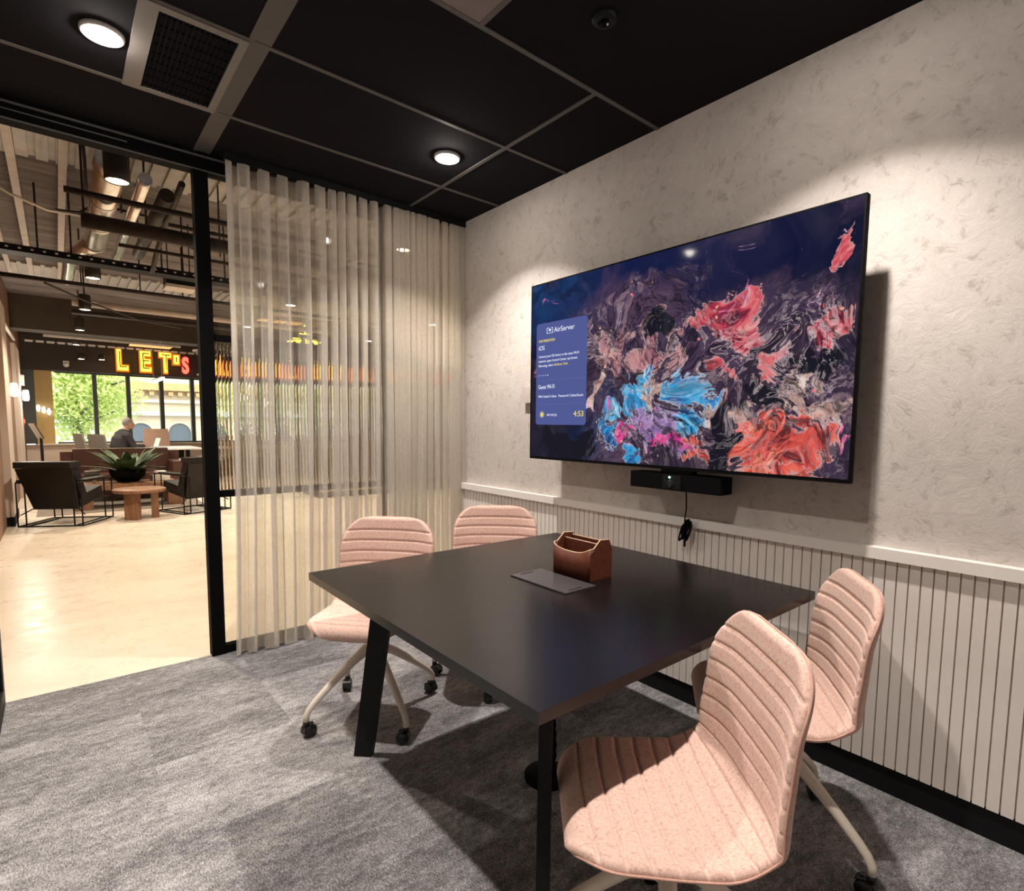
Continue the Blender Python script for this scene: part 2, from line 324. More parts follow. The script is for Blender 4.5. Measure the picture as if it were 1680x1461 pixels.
# ------------------------------------------------------------------ mesh helpers
def box(bm, x0, x1, y0, y1, z0, z1, M=None):
    vs = [bm.verts.new((x, y, z)) for x in (x0, x1) for y in (y0, y1) for z in (z0, z1)]
    if M is not None:
        for v in vs: v.co = M @ v.co
    fs = []
    for f in ((0, 1, 3, 2), (4, 6, 7, 5), (0, 4, 5, 1), (2, 3, 7, 6), (0, 2, 6, 4), (1, 5, 7, 3)):
        fs.append(bm.faces.new([vs[i] for i in f]))
    return vs
def cbox(bm, c, s, M=None):
    return box(bm, c[0] - s[0] / 2, c[0] + s[0] / 2, c[1] - s[1] / 2, c[1] + s[1] / 2, c[2] - s[2] / 2, c[2] + s[2] / 2, M)
def bevel(bm, w, seg=2):
    es = [e for e in bm.edges if len(e.link_faces) == 2 and e.calc_face_angle(0) > .6]
    bmesh.ops.bevel(bm, geom=es, offset=w, segments=seg, affect='EDGES', profile=.6)
def tube(bm, pts, r, seg=10, cap=True, flat=1.0):
    """swept round tube along pts, r a number or one per point"""
    pts = [Vector(p) for p in pts]
    rs = r if isinstance(r, (list, tuple)) else [r] * len(pts)
    rings = []; prev = None
    for i, p in enumerate(pts):
        a = pts[max(i - 1, 0)]; b = pts[min(i + 1, len(pts) - 1)]
        t = (b - a).normalized()
        if prev is None:
            ref = Vector((0, 0, 1)) if abs(t.z) < .9 else Vector((1, 0, 0))
            n = (ref - t * ref.dot(t)).normalized()
        else:
            n = (prev - t * prev.dot(t)).normalized()
        prev = n; bn = t.cross(n)
        rings.append([bm.verts.new(p + (n * math.cos(k * 2 * PI / seg) * flat + bn * math.sin(k * 2 * PI / seg)) * rs[i]) for k in range(seg)])
    for a, b in zip(rings, rings[1:]):
        for k in range(seg):
            f = bm.faces.new((a[k], a[(k + 1) % seg], b[(k + 1) % seg], b[k])); f.smooth = True
    if cap:
        bm.faces.new(list(reversed(rings[0]))); bm.faces.new(rings[-1])
def lathe(bm, prof, seg=24, M=None, smooth=True):
    """profile of (radius, z) turned about z"""
    rings = []
    for r, z in prof:
        if r < 1e-6: rings.append([bm.verts.new((0, 0, z))])
        else: rings.append([bm.verts.new((r * math.cos(k * 2 * PI / seg), r * math.sin(k * 2 * PI / seg), z)) for k in range(seg)])
    vs = [v for q in rings for v in q]
    for a, b in zip(rings, rings[1:]):
        for k in range(seg):
            k2 = (k + 1) % seg
            if len(a) == 1 and len(b) == 1: continue
            if len(a) == 1: f = bm.faces.new((a[0], b[k2], b[k]))
            elif len(b) == 1: f = bm.faces.new((a[k], a[k2], b[0]))
            else: f = bm.faces.new((a[k], a[k2], b[k2], b[k]))
            f.smooth = smooth
    if M is not None:
        for v in vs: v.co = M @ v.co
    return vs
def ball(bm, c, r, seg=16, rings=10):
    if isinstance(r, (int, float)): r = (r, r, r)
    M = Matrix.Translation(c) @ Matrix.Diagonal((r[0], r[1], r[2], 1))
    lathe(bm, [(math.sin(i * PI / rings), -math.cos(i * PI / rings)) if 0 < i < rings else (0, -1 if i == 0 else 1) for i in range(rings + 1)], seg, M)
def obj(name, bm, m, parent=None, smooth_angle=None):
    bmesh.ops.recalc_face_normals(bm, faces=bm.faces)
    me = bpy.data.meshes.new(name); bm.to_mesh(me); bm.free()
    o = bpy.data.objects.new(name, me); C.objects.link(o)
    if m: me.materials.append(m)
    if parent: o.parent = parent
    if smooth_angle:
        for p in me.polygons: p.use_smooth = True
        me.set_sharp_from_angle(angle=R(smooth_angle))
    return o
def tag(o, label, cat, group=None, kind=None):
    o['label'] = label; o['category'] = cat
    if group: o['group'] = group
    if kind: o['kind'] = kind
    return o
def thing(name, label, cat, loc=(0, 0, 0), rz=0, group=None, kind=None):
    o = bpy.data.objects.new(name, None); C.objects.link(o); o.empty_display_size = .1
    o.location = loc; o.rotation_euler = (0, 0, rz)
    return tag(o, label, cat, group, kind)
def copy_tree(o, parent=None):
    c = o.copy(); C.objects.link(c)
    if parent: c.parent = parent
    for ch in list(o.children): copy_tree(ch, c)
    return c
def B(*boxes, bev=0, seg=2):
    bm = bmesh.new()
    for b in boxes: box(bm, *b)
    if bev: bevel(bm, bev, seg)
    return bm
def T(pts, r, seg=10):
    bm = bmesh.new(); tube(bm, pts, r, seg); return bm
def struct(name, bm, m, label, cat):
    return tag(obj(name, bm, m), label, cat, kind='structure')
def text_mesh(body, size, font_scale_x=1.0, extrude=.0004, align='LEFT', offset=0.0):
    cu = bpy.data.curves.new('lettering', 'FONT'); cu.body = body; cu.size = size; cu.extrude = extrude; cu.align_x = align
    cu.offset = offset; cu.resolution_u = 3
    o = bpy.data.objects.new('lettering', cu); C.objects.link(o)
    dg = bpy.context.evaluated_depsgraph_get(); dg.update()
    me = bpy.data.meshes.new_from_object(o.evaluated_get(dg))
    bpy.data.objects.remove(o); bpy.data.curves.remove(cu)
    bm = bmesh.new(); bm.from_mesh(me); bpy.data.meshes.remove(me)
    for v in bm.verts: v.co.x *= font_scale_x
    return bm
def join_text(lines, depth):
    """lines: (body, x, y, width or None, height) in the parent's plane"""
    out = bmesh.new()
    for body, x, y, wid, hgt in lines:
        t = text_mesh(body, hgt / .7, extrude=depth)
        xs = [v.co.x for v in t.verts]
        k = wid / (max(xs) - min(xs)) if wid else 1
        x0 = min(xs)
        for v in t.verts: v.co = Vector(((v.co.x - x0) * k + x, v.co.y + y, v.co.z))
        me = bpy.data.meshes.new('t'); t.to_mesh(me); t.free(); out.from_mesh(me); bpy.data.meshes.remove(me)
    return out
def spot(name, parent, loc, power, size, col, blend=.15, radius=.04, rot=(0, 0, 0)):
    l = bpy.data.lights.new(name, 'SPOT'); l.energy = power; l.spot_size = R(size); l.spot_blend = blend; l.shadow_soft_size = radius; l.color = col
    o = bpy.data.objects.new(name, l); C.objects.link(o); o.location = loc; o.rotation_euler = rot
    if parent: o.parent = parent
    return o
def point(name, parent, loc, power, col, radius=.05):
    l = bpy.data.lights.new(name, 'POINT'); l.energy = power; l.shadow_soft_size = radius; l.color = col
    o = bpy.data.objects.new(name, l); C.objects.link(o); o.location = loc
    if parent: o.parent = parent
    return o

# ------------------------------------------------------------------ camera (solved from the photograph)
cam_d = bpy.data.cameras.new('camera'); cam = bpy.data.objects.new('camera', cam_d); C.objects.link(cam)
yaw, pit, rol = -0.7056, 0.0875, 0.0107
c_, s_ = math.cos(yaw), math.sin(yaw)
F = Vector((-s_ * math.cos(pit), c_ * math.cos(pit), -math.sin(pit)))
Rr = Vector((c_, s_, 0)); Uu = Rr.cross(F)
r_ = math.cos(rol) * Rr + math.sin(rol) * Uu; u_ = -math.sin(rol) * Rr + math.cos(rol) * Uu
Mx = Matrix((r_, u_, -F)).transposed().to_4x4(); Mx.translation = Vector((-2.2203, -3.4268, 1.3064))
cam.matrix_world = Mx
cam_d.sensor_fit = 'HORIZONTAL'; cam_d.sensor_width = 36; cam_d.lens = 905.1419 / 1680 * 36
cam_d.shift_x = -(867.373 - 840) / 1680; cam_d.shift_y = (776.02 - 730.5) / 1680
cam_d.clip_start = .02; cam_d.clip_end = 200
S.camera = cam

H = 2.7
# ------------------------------------------------------------------ meeting room shell
struct('floor', B((-2.9, 0, -4.2, 0, -.05, 0)), M_carpet, 'grey carpet tile floor of the meeting room', 'floor')
struct('wall_right', B((0, .12, -4.2, 0, 0, H)), M_wallpaper, 'mottled concrete-look wall behind the television', 'wall')
struct('wall_back', B((-2.9, .12, -4.3, -4.2, 0, H)), M_plaster, 'warm grey wall behind the viewpoint', 'wall')
struct('wall_left', B((-3.0, -2.9, -4.3, 0, 0, H)), M_plaster, 'warm grey wall beside the open glass door', 'wall')
struct('ceiling', B((-3.0, .12, -4.3, .06, H, H + .04)), M_ceil, 'charcoal tiled ceiling of the meeting room', 'ceiling')
struct('ceiling_light_block', B((-3.0, .12, -4.3, .06, H + .05, H + .15)), M_black, 'unseen black slab added above the charcoal tiled ceiling to block sky light', 'ceiling')  # added out of sight so no sky light leaks into the room
# grid bars
bm = bmesh.new()
for y in (-.5, -1.117, -1.733):
    box(bm, -2.9, 0, y - .010, y + .010, H - .004, H + .004)
for y in (-2.35, -2.967, -3.58): box(bm, -2.9, -1.02, y - .010, y + .010, H - .004, H + .004)
box(bm, -.438, -.418, -1.733, 0, H - .0045, H + .0038)
box(bm, -1.622, -1.602, -4.2, 0, H - .0045, H + .0038)
box(bm, -1.035, -1.015, -4.2, -1.733, H - .0045, H + .0038)
box(bm, -1.605, -1.545, -4.2, -.0, H - .002, H + .003)
struct('trim_1', bm, M_tbar, 'thin grey grid bars across the charcoal ceiling', 'ceiling grid')
# access panel seen at the top edge of the photo
struct('trim_2', B((-1.60, -1.035, -2.34, -1.745, H - .003, H + .004)), M_panel_grey, 'lighter grey ceiling panel among the charcoal tiles', 'ceiling panel')

# slat wainscot, dado rail, kick
bm = bmesh.new()
y = 0.0; pitch = .0358
while y > -4.16:
    box(bm, -.020, -.006, y - pitch + .0045, y, .10, .852)
    y -= pitch
box(bm, -.007, -.0005, -4.19, 0, .10, .852)
struct('trim_3', bm, M_slat, 'pale grey vertical slat wainscot below the dado rail', 'wall panel')
bm = B((-.042, -.0005, -4.19, 0, .848, .888), bev=.002, seg=1)
struct('trim_4', bm, M_dado, 'pale grey dado rail capping the slat wainscot', 'dado rail')
struct('baseboard_right', B((-.012, -.0005, -4.19, 0, 0, .10)), M_kick, 'black recessed kickboard under the slat wainscot', 'baseboard')

# ------------------------------------------------------------------ glazed front: head, post, transoms, panes
gl = thing('window_1', 'black framed glazed partition behind the sheer curtain', 'glass partition', (0, 0, 0), kind='structure')
bm = bmesh.new()
box(bm, -1.625, -1.558, -.03, .04, 0, 2.62)              # door post
box(bm, -2.9, 0, -.035, .045, 2.605, 2.70)               # head
box(bm, -1.56, 0, -.012, .03, 1.738, 1.775)              # upper transom
box(bm, -1.56, 0, -.012, .03, .888, .925)                # lower transom
box(bm, -1.56, 0, -.02, .03, 0, .045)                    # sill
box(bm, -.578, -.556, -.012, .03, .04, 2.62)             # mullion
box(bm, -.03, 0, -.012, .03, .04, 2.62)
obj('frame', bm, M_frame, gl)
bm = bmesh.new()
box(bm, -2.9, 0, -.040, -.034, 2.670, 2.680)
box(bm, -2.9, 0, -.037, -.033, 2.604, 2.610)
box(bm, -2.9, -1.9, -.037, -.033, 2.642, 2.648)
obj('track', bm, M_tbar, gl)
obj('pane', B((-1.558, -.03, .004, .012, .045, .888)), M_glass, gl)
obj('pane', B((-1.558, -.03, .004, .012, 1.775, 2.605)), M_glass, gl)
# reeded panes: real convex ribs on a slab
def reeded(x0, x1, z0, z1):
    bm = bmesh.new(); p = .0178; n = max(1, int((x1 - x0) / p)); p = (x1 - x0) / n; ks = 8
    prof = []
    for i in range(n):
        for k in range(ks):
            a = k / ks; prof.append((x0 + (i + a) * p, -.0042 * (1 - (2 * a - 1) ** 2)))
    prof.append((x1, 0))
    back = .006
    lo = [bm.verts.new((x, y_, z0)) for x, y_ in prof]; hi = [bm.verts.new((x, y_, z1)) for x, y_ in prof]
    for i in range(len(prof) - 1):
        bm.faces.new((lo[i], lo[i + 1], hi[i + 1], hi[i]))
    bl0, bl1, bh0, bh1 = (bm.verts.new(c) for c in ((x0, back, z0), (x1, back, z0), (x0, back, z1), (x1, back, z1)))
    bm.faces.new((bl1, bl0, bh0, bh1)); bm.faces.new([bl0, bl1] + list(reversed(lo))); bm.faces.new([bh1, bh0] + hi)
    bm.faces.new((bl0, lo[0], hi[0], bh0)); bm.faces.new((lo[-1], bl1, bh1, hi[-1]))
    return bm
o = obj('reeded_pane', reeded(-1.557, -.579, .926, 1.737), M_reeded, gl); o['label'] = 'vertically reeded glass pane'
o = obj('reeded_pane', reeded(-.555, -.031, .926, 1.737), M_reeded, gl); o['label'] = 'narrow reeded glass pane beside the wall corner'

dr = thing('door_1', 'open black framed glass door at the edge of the lobby opening', 'door', (-2.452, -.02, 0), kind='structure')
obj('stile', B((-.055, -.012, -.07, -.01, .004, 2.59)), M_black, dr)
obj('pane', B((-.040, -.032, -.75, -.07, .09, 2.55)), M_glass, dr)
obj('stile', B((-.055, -.012, -.82, -.75, .004, 2.59)), M_black, dr)
obj('rail', B((-.055, -.012, -.75, -.07, .004, .09)), M_black, dr)
obj('rail', B((-.055, -.012, -.75, -.07, 2.55, 2.59)), M_black, dr)

# ------------------------------------------------------------------ curtain
def curtain():
    bm = bmesh.new()
    x0, x1 = -1.497, -.012
    # irregular pleats: list of pleat widths
    rnd = random.Random(5)
    edges = [x0]
    dens = [(.0, .085), (.30, .062), (.52, .075), (.62, .040), (.74, .055), (.92, .045), (1.0, .04)]
    while edges[-1] < x1 - .03:
        f = (edges[-1] - x0) / (x1 - x0)
        w = next(a for k, a in reversed(dens) if f >= k - 1e-6) * rnd.uniform(.72, 1.28)
        edges.append(min(edges[-1] + w, x1))
    ks = 14; rows = 46; grid = []
    n = len(edges) - 1
    amp = [rnd.uniform(.75, 1.2) for _ in range(n)]; ph = [rnd.uniform(0, 6.28) for _ in range(n)]
    for j in range(rows + 1):
        t = j / rows; row = []                         # t=0 top
        z = 2.655 - t * 2.647
        for i in range(n):
            w = edges[i + 1] - edges[i]
            for k in range(ks if i < n - 1 else ks + 1):
                a = k / ks
                spread = 1 + .10 * t * math.sin(ph[i])
                x = edges[i] + a * w + .016 * math.sin(4 * PI * a) * (1.0 + .3 * math.sin(ph[i] + 2 * t))
                x += .010 * t * math.sin(i * 1.7 + 3 * t) - .030 * t * (1 - (edges[i] - x0) / (x1 - x0)) * t
                d = math.cos(2 * PI * a)
                A = (.036 * amp[i]) * (1 - .25 * t) * spread
                yy = -.105 - A * (1 if d > 0 else 1) * math.copysign(abs(d) ** .7, d)
                yy += .010 * t * math.sin(ph[i] * 2 + 5 * t)
                zz = z
                if j == rows: zz += .006 * math.sin(i * 1.3)
                row.append(bm.verts.new((min(x, -.004), min(yy, -.05), max(zz, .004))))
        grid.append(row)
    for a, b in zip(grid, grid[1:]):
        for k in range(len(a) - 1):
            f = bm.faces.new((a[k], a[k + 1], b[k + 1], b[k])); f.smooth = True
    return bm, grid
cu = thing('sheer_curtain', 'floor length sheer beige pleated curtain along the glazed partition', 'curtain', (0, 0, 0))
bm, _g2 = curtain()
obj('fabric', bm, M_curtain, cu)
obj('curtain_track', B((-1.50, -.002, -.125, -.085, 2.662, 2.698)), M_black, cu)

# ------------------------------------------------------------------ downlights of the meeting room
WARM = (1.0, .905, .825)
def beam(name, parent, loc, power, col):
    """point source with the light distribution of a recessed reflector lamp: strong core, cut-off near 52 degrees, weak spill"""
    l = bpy.data.lights.new(name, 'POINT'); l.energy = power; l.shadow_soft_size = .030; l.color = col
    l.use_nodes = True; nt = l.node_tree
    em = next(n for n in nt.nodes if n.type == 'EMISSION')
    tc = N(nt, 'ShaderNodeTexCoord'); sp = N(nt, 'ShaderNodeSeparateXYZ'); lk(nt, tc.outputs['Normal'], sp.inputs[0])
    cz = mth(nt, 'ABSOLUTE', sp.outputs[2])
    r = N(nt, 'ShaderNodeValToRGB'); cr = r.color_ramp
    st = [(0.0, SPILL * .6), (.35, SPILL), (.575, SPILL * 1.15), (.628, .27), (.70, .45), (.84, .90), (1.0, 1.0)]
    while len(cr.elements) < len(st): cr.elements.new(.5)
    for e, (p_, v) in zip(cr.elements, st): e.position = p_; e.color = (v, v, v, 1)
    lk(nt, cz, r.inputs['Fac']); lk(nt, r.outputs['Color'], em.inputs['Strength'])
    o = bpy.data.objects.new(name, l); C.objects.link(o); o.location = loc; o.parent = parent
    return o
SPILL = .054
def downlight(x, y, label, power=174):
    t = thing('ceiling_downlight', label, 'downlight', (x, y, H - .002), 0, 'recessed downlights')
    bm = bmesh.new(); lathe(bm, [(.047, -.001), (.058, -.011), (.063, -.012), (.067, -.008), (.068, .003), (.047, .003), (.047, -.001)], 32)
    obj('trim_ring', bm, M_white, t)
    bm = bmesh.new(); lathe(bm, [(0, -.0015), (.045, -.001), (.047, .003), (0, .004)], 32)
    obj('lens', bm, M_lens, t)
    beam('bulb', t, (0, 0, -.014), power, WARM)
    return t
downlight(-2.03, -.805, 'lit round downlight beside the black air grille')
downlight(-.60, -.84, 'lit round downlight above the far end of the table near the curtain')
downlight(-.60, -2.65, 'lit round downlight above the pink chair by the slat wall')
downlight(-2.03, -2.65, 'lit round downlight above the viewpoint side of the room')

# air grille
vg = thing('air_grille', 'square black egg crate return air grille in pale frame', 'air vent', (-1.765, -.80, H - .002))
bm = bmesh.new()
for b in ((-.185, -.125, -.31, .31), (.122, .150, -.31, .31), (-.125, .122, -.31, -.278), (-.125, .122, .278, .31)):
    box(bm, b[0], b[1], b[2], b[3], -.006, .004)
obj('frame', bm, pbr('grille_frame_grey', (.20, .185, .17), .55, var=.05), vg)
bm = bmesh.new()
for i in range(15):
    x = -.118 + i * .0168; box(bm, x - .0022, x + .0022, -.278, .278, -.003, .004)
for i in range(9):
    yy = -.25 + i * .0625; box(bm, -.122, .122, yy - .0015, yy + .0015, -.002, .003)
obj('blades', bm, pbr('grille_blade_black', (.003, .003, .006), .8, spec=.1), vg)
# smoke detector / sprinkler rose
sd = thing('smoke_detector', 'small black round detector with white eye on the charcoal ceiling', 'smoke detector', (-.725, -2.047, H))
bm = bmesh.new(); lathe(bm, [(.042, 0), (.044, -.008), (.036, -.016), (.020, -.018), (.018, -.012), (0, -.012)], 28); obj('housing', bm, M_black, sd)
bm = bmesh.new(); lathe(bm, [(.012, -.010), (.012, -.024), (.006, -.030), (0, -.030)], 18); obj('sensor', bm, M_blackmatte, sd)
bm = bmesh.new(); ball(bm, (.004, -.010, -.026), .004, 10, 6); obj('eye', bm, M_white, sd)

# ------------------------------------------------------------------ television
TVW, TVH = 1.672, .952
tv = thing('television', 'large wall mounted flat television showing swirling paint picture', 'television', (-.18, -1.043, 1.118))
tv.rotation_mode = 'QUATERNION'
TM = Matrix(((0, 0, -1), (-1, 0, 0), (0, 1, 0)))     # columns X=-y, Y=z, Z=-x
tv.rotation_quaternion = TM.to_quaternion()
bm = B((0, TVW, 0, TVH, -.026, -.001), bev=.004); box(bm, .25, TVW - .25, .10, TVH - .18, -.060, -.02)
obj('housing', bm, M_blackmatte, tv)
obj('bezel', B((0, TVW, 0, .014, -.006, .003), (0, TVW, TVH - .006, TVH, -.006, .003), (0, .006, .014, TVH - .006, -.006, .003), (TVW - .006, TVW, .014, TVH - .006, -.006, .003)), M_blackmatte, tv)
bm = bmesh.new()
vs = [bm.verts.new(p) for p in ((.006, .014, .001), (TVW - .006, .014, .001), (TVW - .006, TVH - .006, .001), (.006, TVH - .006, .001))]
f = bm.faces.new(vs); uvl = bm.loops.layers.uv.new('UVMap')
for l, uv in zip(f.loops, ((0, 0), (1, 0), (1, 1), (0, 1))): l[uvl].uv = uv
o = obj('screen', bm, M_screen, tv)
obj('wall_mount', B((.45, .50, .15, .80, -.178, -.055), (TVW - .50, TVW - .45, .15, .80, -.178, -.055), (.40, TVW - .40, .45, .52, -.178, -.15)), M_black, tv)
# information card shown on the screen
def sx(s): return s * TVW
def ty(t): return t * TVH
bm = bmesh.new()
x0, x1, y0, y1, rr = sx(.028), sx(.258), ty(.20), ty(.775), .018
loop = []
for cx, cy, a0 in ((x1 - rr, y1 - rr, 0), (x0 + rr, y1 - rr, 90), (x0 + rr, y0 + rr, 180), (x1 - rr, y0 + rr, 270)):
    for k in range(7):
        a = R(a0 + k * 15); loop.append((cx + rr * math.cos(a), cy + rr * math.sin(a)))
vs = [bm.verts.new((x, y, .0018)) for x, y in loop]; f = bm.faces.new(vs)
r2 = bmesh.ops.extrude_face_region(bm, geom=[f]); bmesh.ops.translate(bm, vec=(0, 0, -.0006), verts=[v for v in r2['geom'] if isinstance(v, bmesh.types.BMVert)])
card = obj('info_card', bm, emit('card_blue', (.085, .105, .30), 1.0), tv)
W = emit('card_white_text', (.85, .88, 1), 1.0); Yl = emit('card_yellow_text', (.92, .72, .10), 1.0)
for ln_ in ([('AirServer', sx(.112), ty(.716), sx(.092), .026), W], [('iOS', sx(.040), ty(.625), sx(.028), .024), W],
    [('Connect your iOS device to the same Wi-Fi', sx(.040), ty(.582), sx(.185), .0125), W], [('network, open Control Center, tap Screen', sx(.040), ty(.556), sx(.178), .0125), W],
    [('Mirroring, select', sx(.040), ty(.530), sx(.070), .0125), W], [('Guest Wi-Fi', sx(.040), ty(.405), sx(.078), .022), W], [('Wifi: CubexCo Guest', sx(.040), ty(.355), sx(.088), .0125), W],
    [('Password: CubexGuest', sx(.138), ty(.355), sx(.108), .0125), W], [('10/11/24 (2)', sx(.083), ty(.250), sx(.047), .0115), W], [('START PRESENTATION', sx(.040), ty(.669), sx(.076), .0135), Yl],
    [('AirServer Tech', sx(.114), ty(.530), sx(.062), .0125), Yl], [('4:53', sx(.206), ty(.247), sx(.042), .028), Yl]):
    bm = join_text([ln_[0]], .0003)
    for v in bm.verts: v.co.z += .0024
    o = obj('text_line', bm, ln_[1], card); o['label'] = 'yellow lettering' if ln_[1] is Yl else 'white lettering'
bm = bmesh.new()
box(bm, sx(.078), sx(.106), ty(.714), ty(.7165), .0021, .0027); box(bm, sx(.078), sx(.080), ty(.7165), ty(.745), .0021, .0027); box(bm, sx(.104), sx(.106), ty(.7165), ty(.745), .0021, .0027)
box(bm, sx(.080), sx(.090), ty(.742), ty(.745), .0021, .0027); box(bm, sx(.098), sx(.104), ty(.742), ty(.745), .0021, .0027); box(bm, sx(.088), sx(.097), ty(.726), ty(.738), .0021, .0027)
obj('logo', bm, W, card)
for k in range(5):
    bm = bmesh.new(); ball(bm, (sx(.042 + k * .0108), ty(.481), .0024), (.0026 + .001 * (k == 4), .0026 + .001 * (k == 4), .0004), 8, 4); obj('dot', bm, W, card)
bm = bmesh.new(); lathe(bm, [(0, .0020), (.010, .0020), (.010, .0026), (0, .0026)], 20, Matrix.Translation((sx(.059), ty(.258), 0))); obj('badge_centre', bm, Yl, card)
bm = bmesh.new(); lathe(bm, [(.012, .0020), (.018, .0020), (.018, .0026), (.012, .0026), (.012, .0020)], 24, Matrix.Translation((sx(.059), ty(.258), 0)))
obj('badge', bm, emit('card_badge', (.40, .38, .36), 1.0), card)
for t_ in (.452, .315): obj('rule', B((sx(.036), sx(.25), ty(t_), ty(t_ + .0015), .0020, .0024)), emit('card_rule', (.14, .16, .36), 1.0), card)

# video bar under the television
vb = thing('video_bar', 'black camera bar with green light hanging under the television', 'video conferencing bar', (-.135, -2.003, 1.062))
bm = B((-.045, .045, -.232, .232, -.036, .036), bev=.020, seg=4); obj('body', bm, M_blackmatte, vb, 40)
bm = B((-.052, -.044, -.045, .045, -.030, .030), bev=.003); obj('camera_plate', bm, M_black, vb)
bm = bmesh.new(); lathe(bm, [(.018, 0), (.018, .004), (.012, .006), (0, .004)], 20, Matrix.Translation((-.052, .004, -.006)) @ Matrix.Rotation(R(-90), 4, 'Y')); obj('lens', bm, pbr('camera_lens_glass', (.01, .012, .015), .08), vb)
bm = bmesh.new(); ball(bm, (-.053, .010, .022), .0042, 10, 6); obj('indicator_light', bm, emit('green_led', (.25, 1, .4), 14), vb)
obj('bracket', B((-.02, .02, -.08, .08, .03, .056)), M_black, vb)
# cord with a tied bundle hanging beside the wainscot
pc = thing('power_cord', 'black power cord with tied bundle hanging below the camera bar', 'cord', (-.085, -2.02, 1.03))
obj('cord', T([(-.02, -.005, 0), (-.02, -.008, -.05), (-.012, -.004, -.09), (.0, .008, -.125), (.006, .014, -.15), (.008, .012, -.17)], .003, 8), M_blackmatte, pc)
bm = bmesh.new()
for k, (dx, dy, tz) in enumerate(((0, 0, 0), (.008, .008, .01), (-.004, .014, -.008), (.010, -.010, .004), (.002, -.016, -.004), (.012, .002, .012))):
    pts = []
    for i in range(17):
        a = i / 16 * 2 * PI; pts.append((.008 + dx + .006 * math.sin(a), .012 + dy + .011 * math.sin(a) - .012 * math.cos(a), -.195 + tz + .040 * math.cos(a)))
    tube(bm, pts, .0042, 7)
tube(bm, [(.012, .014, -.235), (.014, .016, -.25), (.015, .016, -.268)], .005, 8)
obj('bundle', bm, M_blackmatte, pc)
# small plate behind the television edge
tag(obj('wall_plate', B((-.030, -.0005, -.985, -.785, 1.44, 1.535), bev=.003), pbr('plate_cream', (.55, .50, .45), .6)), 'small pale plate on the wall at the television left edge', 'wall plate')

# ------------------------------------------------------------------ table
tbx0, tbx1, tby0, tby1 = -1.523, -.240, -2.647, -1.329
tb = thing('meeting_table', 'square dark charcoal meeting table with splayed black legs', 'table', ((tbx0 + tbx1) / 2, (tby0 + tby1) / 2, 0))
TX, TY = tb.location.x, tb.location.y
hx, hy = (tbx1 - tbx0) / 2, (tby1 - tby0) / 2
bm = B((-hx, hx, -hy, hy, .712, .740), bev=.003); obj('tabletop', bm, M_table, tb)
def blade_leg(bx, by, tx_, ty_):
    b = Vector((bx - TX, by - TY, 0)); t = Vector((tx_ - TX, ty_ - TY, .7125))
    d = Vector((t.x - b.x, t.y - b.y, 0)).normalized(); n = Vector((-d.y, d.x, 0))
    bm = bmesh.new(); vs = []
    for p, w in ((b, .036), (t, .040)):
        for sd, sn in ((-1, -1), (1, -1), (1, 1), (-1, 1)): vs.append(bm.verts.new(p + d * sd * w + n * sn * .0155))
    for i in range(4): bm.faces.new((vs[i], vs[(i + 1) % 4], vs[4 + (i + 1) % 4], vs[4 + i]))
    bm.faces.new(vs[3::-1]); bm.faces.new(vs[4:]); bevel(bm, .008, 3)
    return bm
for b4 in ((-1.36, -1.43, -1.29, -1.50), (-1.42, -2.552, -1.35, -2.482), (-.40, -1.43, -.47, -1.50), (-.345, -2.552, -.415, -2.482)):
    obj('leg', blade_leg(*b4), M_black, tb, 40)
obj('underframe', B((-.50, .50, -.46, -.41, .675, .712), (-.50, .50, .41, .46, .675, .712), (-.05, .05, -.46, .46, .66, .70)), M_black, tb)
fl = B((-.065, .085, -.147, .147, .7402, .7445), bev=.0015); f_o = obj('cable_flap', fl, M_flap, tb); f_o.location = (-.885 - TX, -1.985 - TY, 0)
for y_ in (-.130, .130): obj('flap_slot', B((-.030, .030, y_ - .004, y_ + .004, .7440, .7452)), M_kick, f_o)
bm = bmesh.new()
xr, yr = -.895 - TX, -1.995 - TY
for k in range(16): lathe(bm, [(.0, 0), (.030, .002), (.034, .018), (.030, .036), (0, .038)], 14, Matrix.Translation((xr + .003 * math.sin(k), yr, .03 + k * .040)))
lathe(bm, [(0, .002), (.085, .002), (.085, .014), (.03, .03), (0, .03)], 24, Matrix.Translation((xr, yr, 0)))
o = obj('cable_riser', bm, M_blackmatte, tb); o['label'] = 'black cable spine down to the floor'

